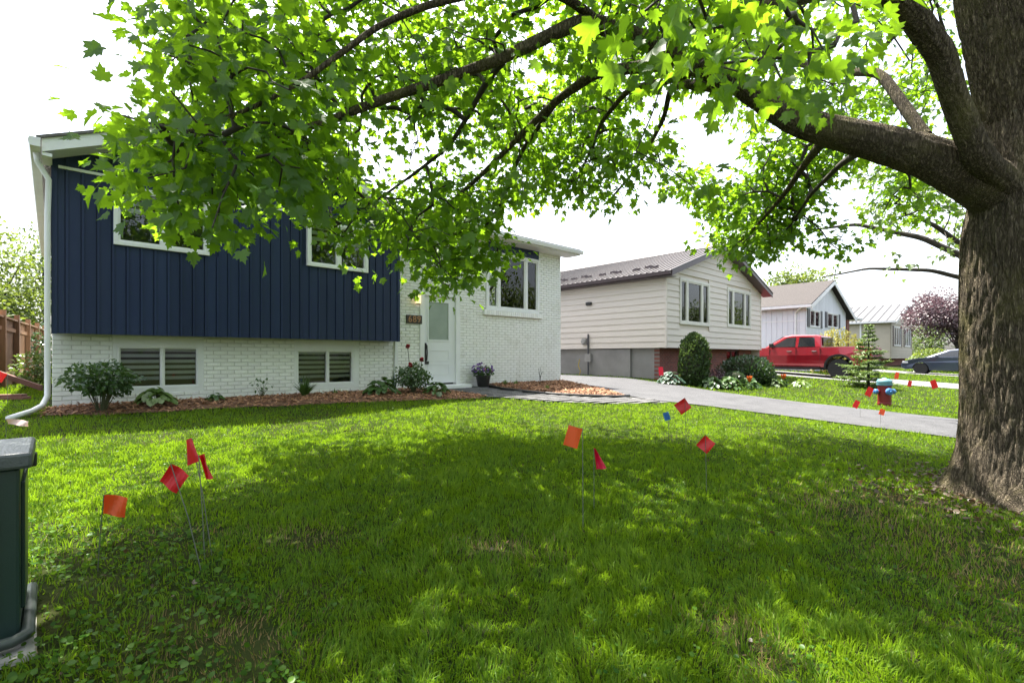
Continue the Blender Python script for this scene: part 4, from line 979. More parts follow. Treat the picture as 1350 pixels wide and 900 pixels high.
# ================================================================== GRASS AND WEEDS
BED1 = [(-.05, 9.5), (-.1, 8.9), (.5, 8.62), (2.0, 8.5), (3.6, 8.3), (5.0, 8.0), (6.2, 7.75), (6.6, 7.85), (6.45, 8.5), (6.1, 9.2), (6.0, 9.5)]
BED2 = [(7.8, 9.5), (7.72, 8.6), (7.98, 7.65), (8.6, 6.88), (9.2, 6.5), (9.68, 6.48), (9.9, 6.9), (10.9, 9.4), (10.85, 9.5)]
BED3 = [(14.8, 8.4), (14.9, 7.9), (15.6, 7.5), (17.5, 7.2), (19.5, 7.2), (21.5, 7.4), (23, 7.8), (23, 8.5)]
def lawnmask(x, y):
    ok = ~inpoly(x, y, DRIVE_POLY) & ~inpoly(x, y, PATH_POLY) & ~inpoly(x, y, BED1) & ~inpoly(x, y, BED2) & ~inpoly(x, y, BED3)
    ok &= ~((x > -.05) & (x < 10.9) & (y > 9.45)); ok &= ~((x > 14.9) & (y > 8.6) & (x < 23)); ok &= ~((x > 23.6) & (x < 27.4)) ; ok &= ~((x > 36) & (x < 40))
    ok &= np.hypot(x - TB[0], y - TB[1]) > .62; ok &= ~((x > -.68) & (x < -.0) & (y > 2.58) & (y < 3.2)); ok &= y > -3.5
    return ok
def ground_noise(x, y, s, seed):
    rg = np.random.default_rng(seed); a = rg.uniform(0, 6.28, 12); o = np.zeros_like(x)
    for k in range(6):
        th = a[k]; f = s * (1.0 + .55 * k); o += np.sin((x * math.cos(th) + y * math.sin(th)) * f + a[k + 6]) / (1 + .5 * k)
    return o / 2.6
def scatter(n, rmin, rmax, power, seed, a0=-58, a1=60):
    """points on the lawn, thinning out with distance"""
    rg = np.random.default_rng(seed)
    u = rg.uniform(size=n); e = 2 - power; r = (rmin ** e + u * (rmax ** e - rmin ** e)) ** (1 / e)
    th = YAW - np.radians(rg.uniform(a0, a1, n)); x = r * np.cos(th); y = r * np.sin(th); j1 = rg.normal(0, .045, n); j2 = rg.normal(0, .045, n); k = lawnmask(x + j1, y + j2); return x[k], y[k], r[k], rg
M['grass'] = leafmat('grass_blade', (.010, .062, .004), (.145, .235, .016), .40, (.30, .49, .014), gloss=.009, rough=.4)
M['drygrass'] = leafmat('dry_grass_blade', (.22, .13, .05), (.30, .22, .10), .25, (.4, .3, .12), gloss=.03)
def blades(name, x, y, r, rg, hmul, mat, segs, wbase, dry=False):
    n = len(x); patch = ground_noise(x, y, 1.7, 4); fine = ground_noise(x, y, 6.0, 9)
    h = hmul * (1 + .32 * patch + .35 * fine) * rg.uniform(.55, 1.35, n); h = np.maximum(h, .02)
    wd = wbase * rg.uniform(.6, 1.4, n) * np.maximum(1, r / 3.0) ** .72
    az = 5.5 * ground_noise(x, y, 9.0, 17) + 3.5 * ground_noise(x, y, 3.1, 18) + rg.normal(0, .75, n); lean = np.abs(rg.normal(0, .5, n)) + .12; fx, fy = np.cos(az), np.sin(az)
    sx, sy = -fy, fx; z0 = gz(x, y) - .004
    rot = rg.uniform(-.9, .9, n); sx, sy = sx * np.cos(rot) - sy * np.sin(rot), sx * np.sin(rot) + sy * np.cos(rot)
    V = []; lv = [0, .55, 1.0] if segs == 2 else [0, 1.0]
    for i, f in enumerate(lv):
        bend = lean * h * f ** 2; cx = x + fx * bend; cy = y + fy * bend; cz = z0 + h * f * np.cos(np.minimum(lean, 1.2) * f * .8)
        if f < 1:
            ww = wd * (1 - .35 * f) * .5
            V += [np.stack([cx - sx * ww, cy - sy * ww, cz], 1), np.stack([cx + sx * ww, cy + sy * ww, cz], 1)]
        else: V.append(np.stack([cx, cy, cz], 1))
    k = len(V); V = np.stack(V, 1).reshape(-1, 3); o = (np.arange(n) * k)[:, None, None]
    fc = np.array([(0, 1, 3), (0, 3, 2), (2, 3, 4)] if segs == 2 else [(0, 1, 2)])
    F = (fc[None] + o).reshape(-1, 3)
    t = np.clip(.40 + .20 * patch + .16 * fine + rg.normal(0, .30, n), 0, 1)
    tag(fast(name, V, F, mat, None, np.repeat(t, k)), kind='stuff'); return
# bare, dry patches: where grass is thin
DRY = [(*at(660, 748, 2.95)[:2], .30, .09), (*at(400, 730, 3.0)[:2], .30, .10), (*at(250, 735, 3.0)[:2], .34, .08), (*at(1120, 665, 3.9)[:2], .5, .3), (*at(1180, 650, 4.2)[:2], .6, .3), (*at(1010, 860, 2.0)[:2], .16, .10), (*at(960, 822, 2.2)[:2], .16, .07), (*at(300, 880, 1.95)[:2], .3, .16), (*at(1330, 780, 3.0)[:2], .8, .5)]
def dryness(x, y):
    d = np.zeros_like(x)
    for a, b, c, e in DRY:
        u = (x - a) * RT[0] + (y - b) * RT[1]; v = (x - a) * FW[0] + (y - b) * FW[1]; d = np.maximum(d, np.exp(-(u / c) ** 2 - (v / (e * 2)) ** 2))
    return d
def wet(x, y): return inpoly(*[np.asarray(q) for q in proj(np.stack([x, y, gz(x, y)], 1))[:2]], [(-400, 690), (60, 690), (260, 705), (340, 790), (420, 960), (-400, 1600)])
x, y, r, rg = scatter(340000, 1.0, 6.5, 1.15, 1)
dr = dryness(x, y); wz = wet(x, y); k = (rg.uniform(size=len(x)) > dr * .85) & (~wz | (rg.uniform(size=len(x)) < .35))
GRV = (x[k], y[k], r[k])
blades('lawn_grass', x[k], y[k], r[k], rg, .042, M['grass'], 2, .0046)
x, y, r, rg = scatter(230000, 6.5, 15, 1.25, 2); blades('lawn_grass', x, y, r, rg, .043, M['grass'], 1, .0056)
x, y, r, rg = scatter(190000, 15, 46, 1.3, 3); blades('lawn_grass', x, y, r, rg, .065, M['grass'], 1, .0065)
x, y, r, rg = scatter(60000, 1.2, 5.5, 1.1, 14); k = rg.uniform(size=len(x)) < dryness(x, y) * .9 + .012
blades('dry_grass', x[k], y[k], r[k], rg, .045, M['drygrass'], 1, .0038)
# broad-leaved weeds: thick in the near left corner, scattered elsewhere
M['weed'] = leafmat('weed_leaf', (.010, .050, .004), (.075, .15, .014), .35, (.20, .36, .02), gloss=.012, rough=.4)
M['deadleaf'] = leafmat('dead_leaf', (.04, .025, .014), (.12, .078, .042), .2, (.2, .12, .05), gloss=.05)
ROUND = [(0, 0, 0), (.36, .12, .05), (.5, .45, .07), (.34, .82, .03), (0, 1, -.05), (-.34, .82, .03), (-.5, .45, .07), (-.36, .12, .05), (0, .5, -.02)]
ROUNDF = [(i, (i + 1) % 8, 8) for i in range(8)]
def weeds(name, x, y, r, rg, smin, smax, hmax, mat, flat=.35):
    n = len(x); P = np.stack([x, y, gz(x, y) + rg.uniform(.01, hmax, n)], 1); az = rg.uniform(0, 6.28, n)
    tip = np.stack([np.cos(az), np.sin(az), rg.uniform(-.3, .35, n)], 1); nr = unit(rg.normal(0, flat, (n, 3)) + np.array([0, 0, 1.0])); X_, Y_, Z_ = frames(nr, tip)
    sz = rg.uniform(smin, smax, n); V, F = place(ROUND, ROUNDF, P, X_, Y_, Z_, sz); tag(fast(name, V, F, mat, None, np.repeat(rg.uniform(0, .8, n), 9)), kind='stuff')
x, y, r, rg = scatter(90000, 1.2, 5.0, 1.0, 31); k = wet(x, y) & (rg.uniform(size=len(x)) < .30 + .34 * ground_noise(x, y, 5, 3)); weeds('ground_cover', x[k], y[k], r[k], rg, .008, .029, .075, M['weed'], .7)
x, y, r, rg = scatter(9000, 1.4, 11.0, 1.2, 32); k = ground_noise(x, y, 2.3, 8) > -.1; weeds('clover', x[k], y[k], r[k], rg, .010, .024, .055, M['weed'], .5)
x, y, r, rg = scatter(1500, 1.4, 6.0, 1.1, 33); k = (rg.uniform(size=len(x)) < .008) | (wet(x, y) & (rg.uniform(size=len(x)) < .12)) | ((dryness(x, y) > .5) & (rg.uniform(size=len(x)) < .3)); weeds('fallen_leaves', x[k], y[k], r[k], rg, .012, .038, .02, M['deadleaf'], .6)
# thin dry soil with bark litter round the maple's foot
rg = np.random.default_rng(60); n = 2600; a = rg.uniform(0, 6.28, n); rr_ = .55 + np.abs(rg.normal(0, .42, n)); x = TB[0] + np.cos(a) * rr_; y = TB[1] + np.sin(a) * rr_
weeds('leaf_litter', x, y, rr_, rg, .012, .045, .03, M['deadleaf'], .6)

# ================================================================== BEDS
def bed(name, poly, h, n, seed, edge=None):
    rg = np.random.default_rng(seed); P = np.array(poly); x0, y0 = P.min(0); x1, y1 = P.max(0)
    def dist(x, y):
        d = np.full(x.shape, 9.0)
        for (ax, ay), (bx, by) in zip(poly, poly[1:] + poly[:1]):
            L = (bx - ax) ** 2 + (by - ay) ** 2; tt = np.clip(((x - ax) * (bx - ax) + (y - ay) * (by - ay)) / L, 0, 1); d = np.minimum(d, np.hypot(x - ax - tt * (bx - ax), y - ay - tt * (by - ay)))
        return d
    top = lambda x, y: gz(x, y) + .012 + h * np.minimum(1, dist(x, y) / .22) + .012 * ground_noise(x, y, 9, seed)
    bm = bmesh.new(); vs = [bm.verts.new((a, b, 0)) for a, b in poly]; f = bm.faces.new(vs)
    bmesh.ops.triangulate(bm, faces=[f]); 
    for _ in range(4): bmesh.ops.subdivide_edges(bm, edges=[e for e in bm.edges if e.calc_length() > .2], cuts=1, use_grid_fill=True)
    bmesh.ops.triangulate(bm, faces=bm.faces[:])
    for v in bm.verts: v.co.z = float(top(np.array([v.co.x]), np.array([v.co.y]))[0])
    me = bpy.data.meshes.new(name); bm.to_mesh(me); bm.free(); me.materials.append(M['mulchbase']); b = link(name, me); tag(b, kind='structure')
    x = rg.uniform(x0 - .1, x1 + .1, n); y = rg.uniform(y0 - .1, y1 + .1, n); k = inpoly(x, y, poly) ; x, y = x[k], y[k]; n = len(x)
    az = rg.uniform(0, 6.28, n); tip = np.stack([np.cos(az), np.sin(az), rg.normal(0, .35, n)], 1); nr = unit(rg.normal(0, .6, (n, 3)) + np.array([0, 0, 1])); X_, Y_, Z_ = frames(nr, tip)
    Pz = np.stack([x, y, top(x, y) + rg.uniform(.0, .02, n)], 1); sh = [(-.17, 0, 0), (.17, 0, 0), (.13, 1, 0), (-.13, 1, 0), (0, .5, .18)]
    V, F = place(sh, [(0, 1, 4), (1, 2, 4), (2, 3, 4), (3, 0, 4)], Pz, X_, Y_, Z_, rg.uniform(.025, .075, n)); tag(fast(name + '_mulch', V, F, M['chip'], b, np.repeat(rg.uniform(0, 1, n), 5)), kind='stuff')
    return top
t1_ = bed('flower_bed', BED1, .05, 11000, 41); t2_ = bed('flower_bed', BED2, .07, 8000, 42); t3_ = bed('flower_bed', BED3, .05, 4000, 43)
def bz(top, x, y): return float(top(np.array([x]), np.array([y]))[0])
ed = thing('bed_edging', 'black curved plastic edging round the mulch bed by the path', 'edging', (8.6, 6.8, g(8.6, 6.8)))
pts = [(7.78, 9.3), (7.72, 8.6), (7.8, 8.1), (7.98, 7.62), (8.25, 7.2), (8.6, 6.84), (9.2, 6.46), (9.66, 6.42)]
MB().tube([(a - 8.6, b - 6.8, g(a, b) - g(8.6, 6.8) + .05) for a, b in pts], .03, 8).build('edge_strip', M['black'], ed, smooth=True)

# ================================================================== PLANTS
M['darkgreen'] = leafmat('peony_leaf', (.025, .07, .018), (.065, .125, .035), .35, (.16, .28, .04), gloss=.06, rough=.35)
M['hosta'] = leafmat('hosta_leaf', (.07, .14, .02), (.14, .22, .04), .35, (.26, .38, .05), gloss=.08)
M['hosta2'] = leafmat('green_hosta_leaf', (.025, .075, .015), (.06, .12, .025), .3, (.15, .26, .04), gloss=.04)
M['blueleaf'] = leafmat('blue_hosta_leaf', (.035, .075, .05), (.06, .11, .075), .25, (.12, .2, .09), gloss=.04)
M['cedar'] = leafmat('cedar_spray', (.022, .055, .014), (.06, .10, .028), .25, (.12, .18, .03), gloss=.03)
M['boxwood'] = leafmat('boxwood_leaf', (.014, .045, .012), (.04, .085, .022), .2, (.08, .16, .03), gloss=.10, rough=.35)
M['spruce'] = leafmat('spruce_needle', (.06, .12, .03), (.16, .23, .065), .25, (.22, .30, .06), gloss=.03)
M['yellowgreen'] = leafmat('weeping_leaf', (.20, .20, .04), (.33, .31, .08), .4, (.45, .42, .08), gloss=.04)
M['purple'] = leafmat('plum_leaf', (.045, .028, .034), (.11, .068, .08), .3, (.16, .08, .10), gloss=.06)
M['bgleaf'] = leafmat('background_leaf', (.055, .10, .015), (.12, .165, .03), .4, (.28, .36, .04), gloss=.04)
M['bgleaf2'] = leafmat('background_leaf_dark', (.05, .09, .02), (.10, .15, .04), .4, (.22, .30, .05), gloss=.04)
M['redflower'] = pm('red_petal', (.42, .012, .02), (.30, .01, .02), 20, .5)
M['purpleflower'] = pm('purple_petal', (.09, .035, .20), (.17, .08, .28), 20, .5)
M['pinkflower'] = pm('pink_petal', (.5, .18, .24), (.4, .12, .2), 20, .5)
M['orangeflower'] = pm('orange_petal', (.75, .20, .03), (.6, .12, .02), 20, .5)
M['stem'] = pm('green_stem', (.06, .085, .03), (.09, .07, .035), 14, .7)
M['core'] = pm('dark_wood', (.03, .03, .015), (.02, .022, .012), 8, .95)  # plain dark wood colour for shrub cores, spruce wood and the bare twig
def stems(root, n, h, spread, mat, seed, r=.006, top=None):
    rg = random.Random(seed); mb = MB(); ends = []
    for i in range(n):
        a = rg.uniform(0, 6.28); s = spread * math.sqrt(rg.uniform(.05, 1)); hh = h * rg.uniform(.7, 1.05); b = rg.uniform(0, .25)
        p = [(math.cos(a) * s * b, math.sin(a) * s * b, -.03), (math.cos(a) * s * .5, math.sin(a) * s * .5, hh * .55), (math.cos(a) * s, math.sin(a) * s, hh)]; mb.tube(p, [r, r * .8, r * .5], 5); ends.append(p[2])
    mb.build('stems', mat, root); return ends
def shrub(name, label, loc, r, n, size, mat, seed, cat='shrub', nst=16, zc=None, shape=OVAL, faces=OVALF, shell=.35, lump=.14, updown=.5, group=None):
    t = thing(name, label, cat, loc, 0, group); zc = zc or r[2]
    stems(t, nst, zc * 1.1, r[0] * .7, M['stem'], seed)
    leafcloud('foliage', mat, t, n, (0, 0, zc), r, size, seed, shell, lump, .25, shape, faces, updown, zmin=.0, kind='stuff'); return t
def blade_clump(name, label, loc, n, L, wd, mat, seed, arch=.8, cat='plant', group=None, up=.9):
    """strap leaves arching out from one crown"""
    t = thing(name, label, cat, loc, 0, group); rg = random.Random(seed); mb = MB()
    for i in range(n):
        a = rg.uniform(0, 6.28); l = L * rg.uniform(.6, 1.1); o = rg.uniform(.1, 1) * arch; prev = None; ca, sa = math.cos(a), math.sin(a); ti = rg.uniform(0, .8); pts = []
        for k in range(6):
            f = k / 5; rr = .02 + l * (o * f * .75); zz_ = l * up * (f - .62 * o * f * f); w_ = wd * math.sin(math.pi * min(1, .18 + .82 * f) ** .8) if k < 5 else .0008
            pts.append(((ca * rr - sa * w_, sa * rr + ca * w_, zz_), (ca * rr + sa * w_, sa * rr - ca * w_, zz_)))
        vs = [p for q in pts for p in q]; mb.add(vs, [(2 * k, 2 * k + 1, 2 * k + 3, 2 * k + 2) for k in range(5)], ti + .001)
    o_ = mb.build('leaves', mat, t); o_['kind'] = 'stuff'; return t
def hosta(name, label, loc, r, n, mat, seed, size=.13, cat='plant', group=None):
    t = thing(name, label, cat, loc, 0, group); rg = np.random.default_rng(seed)
    a = rg.uniform(0, 6.28, n); q = np.sqrt(rg.uniform(.02, 1, n)); ht = r * (.75 * (1 - q ** 2) + .12) * rg.uniform(.8, 1.15, n)
    P = np.stack([np.cos(a) * q * r, np.sin(a) * q * r, ht], 1); tip = np.stack([np.cos(a), np.sin(a), -.15 - .6 * q], 1) + rg.normal(0, .15, (n, 3)); nr = np.stack([np.cos(a) * .5 * q, np.sin(a) * .5 * q, np.ones(n)], 1) + rg.normal(0, .2, (n, 3))
    X_, Y_, Z_ = frames(nr, tip); V, F = place(ROUND, ROUNDF, P - Y_ * size * .5, X_ * .72, Y_, Z_, size * rg.uniform(.7, 1.2, n)); o = fast('leaves', V, F, mat, t, np.repeat(rg.uniform(0, .8, n), 9)); o['kind'] = 'stuff'
    mb = MB()
    for i in range(0, n, 3): mb.tube([(0, 0, -.02), (P[i, 0] * .5, P[i, 1] * .5, ht[i] * .8), tuple(P[i])], .004, 4)
    mb.build('stalks', M['stem'], t); return t
def spot(px, py, t, top):
    x, y, _ = at(px, py, t); return (x, y, bz(top, x, y) - .01)
# bed along the navy wing
shrub('leafy_shrub', 'dark leafy shrub with bare lower stems at the left brick corner', spot(134, 532, 6.75, t1_), (.40, .38, .26), 1700, .06, M['darkgreen'], 1, nst=30, zc=.44, shell=.2, lump=.2, updown=.35)
hosta('hosta', 'pale lime hosta in the mulch under the left basement window', spot(205, 536, 7.3, t1_), .26, 60, M['hosta'], 2, .15)
hosta('small_hosta', 'very small green plant right of the left basement window', spot(284, 530, 7.9, t1_), .14, 26, M['hosta2'], 3, .09)
blade_clump('daylily', 'dark green strappy clump under the right basement window', spot(402, 523, 8.75, t1_), 130, .46, .009, M['hosta2'], 4, .8)
blade_clump('sprout', 'tiny lime sprout right of the strappy clump in the mulch', spot(442, 521, 9.3, t1_), 14, .14, .012, M['hosta'], 44, .7)
shrub('dry_twig_plant', 'sparse twiggy plant with few leaves against the white brick', spot(345, 526, 8.6, t1_), (.22, .2, .16), 24, .06, M['hosta2'], 45, nst=9, zc=.2)
hosta('hosta', 'broad green hosta by the corner left of the peony', spot(503, 524, 9.5, t1_), .34, 80, M['hosta2'], 5, .14)
hosta('hosta', 'green hosta right of the red peony next to the path', spot(575, 524, 9.9, t1_), .28, 60, M['hosta2'], 6, .13)
pn = shrub('peony', 'peony bush with a few red blooms left of the front door', spot(545, 523, 9.9, t1_), (.36, .34, .26), 1200, .06, M['darkgreen'], 7, nst=18, zc=.34, shell=.2, updown=.4)
rg_ = random.Random(3)
for dx_, dy_, dz_ in ((-.16, -.05, .92), (-.13, -.1, .56), (.16, -.06, .66)):
    mb = MB(); mb.tube([(dx_ * .4, dy_ * .4, .2), (dx_ * .8, dy_, dz_ * .7), (dx_, dy_, dz_)], .006, 5); mb.build('flower_stem', M['stem'], pn)
    mb = MB()
    for k in range(30):
        d = Vector((rg_.gauss(0, 1), rg_.gauss(0, 1), rg_.gauss(.3, 1))).normalized(); s_ = .055; u = d.cross(Vector((.3, .2, .9))).normalized() * s_ * .6; c = Vector((dx_, dy_, dz_ + .02)) + d * s_ * (.1 if k % 2 else .4); v = d * s_ * .5
        mb.quad(c - u, c + v - u * .8, c + v + u * .8, c + u)
    mb.build('bloom', M['redflower'], pn)
blade_clump('iris', 'few upright grey green blades behind the left hosta', spot(520, 515, 10.2, t1_), 16, .5, .012, M['blueleaf'], 8, .35)
# pot on the path
px_, py_, _ = at(637, 512, 11.9); pz = g(px_, py_) + .03
pot = thing('flower_pot', 'black flower pot of purple pansies on the path by the door', 'pot', (px_, py_, pz))
MB().lathe([(.13, 0), (.135, .02), (.175, .24), (.185, .25), (.185, .28), (.165, .28), (.16, .25), (.02, .24)], 24).build('pot', M['black'], pot)
leafcloud('foliage', M['hosta2'], pot, 420, (0, 0, .36), (.27, .27, .14), .06, 9, .3, .15, .2, kind='stuff', zmin=.22)
leafcloud('blooms', M['purpleflower'], pot, 90, (0, 0, .42), (.28, .28, .15), .055, 10, .85, .12, .1, ROUND, ROUNDF, .4, zmin=.34, kind='stuff')
leafcloud('pink_blooms', M['pinkflower'], pot, 26, (0, 0, .42), (.26, .26, .15), .05, 12, .85, .12, .1, ROUND, ROUNDF, .4, zmin=.38, kind='stuff')
# mulch bed by the path
blade_clump('sedge', 'low yellow green tuft at the left end of the path bed', spot(666, 509, 12.2, t2_), 40, .16, .010, M['hosta'], 11, .9)
blade_clump('sedge', 'low yellow green tuft beside the bare twig in the path bed', spot(680, 510, 12.3, t2_), 34, .15, .010, M['hosta'], 12, .9)
blade_clump('sedge', 'small lime tuft in front of the bare twig near the driveway', spot(721, 519, 11.6, t2_), 34, .15, .010, M['hosta'], 13, .9)
sp = spot(712, 514, 12.4, t2_); tw = thing('bare_sapling', 'bare brown sapling twig in the mulch by the house corner', 'sapling', sp)
mb = MB(); mb.tube([(0, 0, -.03), (.0, 0, .18), (-.05, 0, .42)], [.012, .010, .004], 6); mb.tube([(0, 0, .16), (.06, .02, .28), (.12, 0, .36)], [.009, .006, .003], 6); mb.tube([(.0, 0, .18), (.02, -.02, .3), (.0, 0, .46)], [.007, .005, .003], 6); mb.build('twig', M['core'], tw)
# neighbour's bed
def topiary(name, label, loc, prof, mat, n, size, seed, cat='shrub'):
    """clipped evergreen: dark woody core and a thick coat of small sprays"""
    t = thing(name, label, cat, loc); rg = np.random.default_rng(seed); hs = np.array([p[1] for p in prof]); rs = np.array([p[0] for p in prof])
    MB().lathe([(max(.02, r * .78), h * .97) for r, h in prof], 24).build('core', M['core'], t, smooth=True)
    h = np.interp(np.sort(rg.uniform(0, 1, n)), np.cumsum(rs + .05) / np.sum(rs + .05), hs); a = rg.uniform(0, 6.28, n); r = np.interp(h, hs, rs) * (1 + .07 * np.sin(a * 3 + h * 5) + .05 * np.sin(a * 7 - h * 9)) * np.where(rg.uniform(size=n) < .06, rg.uniform(1.04, 1.16, n), rg.uniform(.80, 1.06, n))
    P = np.stack([np.cos(a) * r, np.sin(a) * r, h], 1); sl_ = np.gradient(rs, hs); up = np.interp(h, hs, -sl_); d = unit(np.stack([np.cos(a), np.sin(a), up], 1))
    tip = unit(d * .6 + np.array([0, 0, .9]) + rg.normal(0, .45, (n, 3))); nr = unit(d + rg.normal(0, .5, (n, 3))); X_, Y_, Z_ = frames(nr, tip)
    sz = size * rg.uniform(.7, 1.3, n); V, F = place(DIA, DIAF, P - Y_ * sz[:, None] * .5, X_, Y_, Z_, sz); o = fast('foliage', V, F, mat, t, np.repeat(rg.uniform(0, .8, n), 4)); o['kind'] = 'stuff'; return t
def gspot(px, t): 
    x, y, _ = at(px, 470, t); return (x, y, g(x, y) - .02)
topiary('columnar_cedar', 'tall clipped columnar cedar at the front of the beige house', gspot(915, 15.3), [(.30, 0), (.42, .2), (.46, .6), (.44, 1.0), (.38, 1.3), (.27, 1.5), (.12, 1.62), (.02, 1.66)], M['cedar'], 4200, .085, 1)
topiary('round_shrub', 'large rounded dark evergreen shrub beside the red truck', gspot(984, 17.2), [(.5, 0), (.78, .25), (.86, .5), (.74, .75), (.48, .92), (.05, 1.0)], M['boxwood'], 3600, .085, 2)
topiary('ball_shrub', 'small clipped ball shrub in front of the large rounded one', gspot(969, 15.6), [(.2, 0), (.30, .15), (.33, .28), (.27, .42), (.14, .5), (.02, .52)], M['boxwood'], 1500, .05, 3)
topiary('round_shrub', 'lower evergreen shrub at the right foot of the large rounded one', gspot(1008, 17.0), [(.3, 0), (.42, .2), (.38, .42), (.2, .55), (.02, .58)], M['boxwood'], 1700, .07, 4)
for i, (q, t_, rr_, mt, lb) in enumerate(((884, 15.2, .42, 'blueleaf', 'blue grey hosta left of the columnar cedar'), (938, 14.8, .40, 'hosta2', 'leafy green hosta right of the columnar cedar'), (962, 14.9, .42, 'hosta2', 'leafy green hosta in front of the clipped ball shrub'), (987, 15.6, .36, 'hosta2', 'leafy green hosta in front of the large rounded shrub'))):
    hosta('hosta', lb, gspot(q, t_), rr_, 110, M[mt], 50 + i, .15)
shrub('dark_perennial', 'dark burgundy leaved plant between cedar and ball shrub', gspot(945, 16.2), (.4, .3, .25), 300, .08, M['purple'], 60)
for q, t_, lb in ((988, 15.0, 'small plant with an orange bloom beside the ball shrub'), (1033, 16.6, 'small plant with an orange bloom in front of the red truck')):
    t = shrub('lily', lb, gspot(q, t_), (.16, .16, .14), 70, .09, M['hosta2'], int(q), 'plant', 6)
    mb = MB()
    for k in range(14):
        a = k * 2.4; mb.quad((math.cos(a) * .01, math.sin(a) * .01, .26), (math.cos(a) * .07 - math.sin(a) * .03, math.sin(a) * .07 + math.cos(a) * .03, .36), (math.cos(a) * .08, math.sin(a) * .08, .46), (math.cos(a) * .07 + math.sin(a) * .03, math.sin(a) * .07 - math.cos(a) * .03, .36))
    mb.build('bloom', M['orangeflower'], t)
hosta('hosta', 'small lime hosta at the lawn edge below the truck door', gspot(1056, 16.9), .3, 60, M['hosta'], 70, .13)
hosta('hosta', 'lime hosta at the foot of the low evergreen shrub', gspot(1020, 16.6), .3, 60, M['hosta'], 71, .13)
# young spruce
def spruce(loc, H, R_, label):
    t = thing('young_spruce', label, 'tree', loc); mb = MB(); mb.tube([(0, 0, -.05), (0, 0, H * .5), (.02, 0, H)], [.05, .03, .006], 8); mb.build('trunk', M['core'], t)
    rg = np.random.default_rng(4); V = []; bmb = MB(); P = []; T = []; NR = []
    z = .12
    while z < H * .97:
        f = 1 - z / H; nb = int(3 + 5 * f); 
        for k in range(nb):
            a = rg.uniform(0, 6.28); L = R_ * (f ** 1.35) * rg.uniform(.65, 1.15) * 1.15 + .05; e = (math.cos(a) * L, math.sin(a) * L, z + L * (.12 + .25 * (1 - f)) - .1 * L * f)
            m_ = (e[0] * .5, e[1] * .5, z + (e[2] - z) * .3); bmb.tube([(0, 0, z), m_, e], [.012, .008, .004], 4)
            ns = int(L / .022) + 6
            for q in range(ns):
                u = rg.uniform(.12, 1.02); c = np.array([e[0] * u, e[1] * u, z + (e[2] - z) * u ** 1.5])
                sd = rg.choice([-1, 1]); ln = .30 * (1 - .55 * u) * L / max(R_ * .6, L) + .05; dd = unit(np.array([math.cos(a) * .8 - sd * math.sin(a), math.sin(a) * .8 + sd * math.cos(a), rg.normal(.0, .2)]))
                for w_ in range(4): P.append(c + dd * ln * w_ / 4); T.append(dd + rg.normal(0, .35, 3)); NR.append(rg.normal(0, .5, 3) + np.array([0, 0, 1]))
        z += .16 * (.7 + .6 * f)
    bmb.build('boughs', M['core'], t)
    P = np.array(P); X_, Y_, Z_ = frames(np.array(NR), np.array(T)); n = len(P); Vv, F = place(DIA, DIAF, P, X_ * .6, Y_, Z_, rg.uniform(.06, .12, n)); o = fast('needles', Vv, F, M['spruce'], t, np.repeat(rg.uniform(0, .8, n), 4)); o['kind'] = 'stuff'; return t
x, y, _ = at(1145, 470, 17.2); spruce((x, y, g(x, y) - .02), 2.25, .92, 'young spruce tree in the lawn in front of the red truck')
# weeping shrub, plum tree, hedge plants far right
def crown_tree(name, label, loc, H, zc, r, n, size, mat, seed, tr=.12, lump=.2, shell=.3, limbs=7, droop=.25, group=None, cat='tree', clumps=26):
    """trunk, limbs, and a crown made of leafy clumps of different size with gaps between"""
    t = thing(name, label, cat, loc, 0, group); rg = np.random.default_rng(seed); mb = MB(); mb.tube([(0, 0, -.1), (.05, 0, zc * .5), (0, .05, zc)], [tr, tr * .8, tr * .4], 10); mb.build('trunk', M['twig'], t)
    C, d = ellipsoid_pts(clumps, (0, 0, zc), np.array(r) * .8, .35, .2, seed); mb = MB(); Vs, Fs, Ts, nv = [], [], [], 0
    for k in range(clumps):
        p = C[k]; mb.tube([(0, 0, zc * rg.uniform(.45, .8)), tuple(p * .5 + np.array([0, 0, zc * .35])), tuple(p)], [tr * .35, tr * .22, tr * .08], 5)
        m = int(n / clumps * rg.uniform(.6, 1.4)); q = np.array(r) * rg.uniform(.26, .46); dd = unit(rg.normal(size=(m, 3))); P = p + dd * q * (rg.uniform(.15, 1, m) ** .45)[:, None]
        nr = unit(dd * .5 + np.array([0, 0, .6]) + rg.normal(0, .4, (m, 3))); tip = unit(dd + rg.normal(0, .6, (m, 3)) + np.array([0, 0, -droop])); X_, Y_, Z_ = frames(nr, tip); sz = size * rg.uniform(.6, 1.3, m)
        V, F = place(DIA, DIAF, P, X_, Y_, Z_, sz); Vs.append(V); Fs.append(F + nv); nv += len(V); Ts.append(np.repeat(np.clip(rg.uniform(0, .6, m) + rg.uniform(0, .3), 0, 1), 4))
    mb.build('limbs', M['twig'], t); o = fast('crown', np.concatenate(Vs), np.concatenate(Fs), mat, t, np.concatenate(Ts)); o['kind'] = 'stuff'; return t
x, y, _ = at(1104, 470, 24.0); wt = thing('weeping_shrub', 'dome shaped weeping shrub with pale yellow green foliage behind the truck', 'shrub', (x, y, g(x, y)))
rg = np.random.default_rng(12); mb = MB(); mb.tube([(0, 0, -.1), (.05, 0, 1.0), (0, 0, 2.0)], [.1, .08, .05], 8); mb.build('trunk', M['twig'], wt)
P = []; T = []
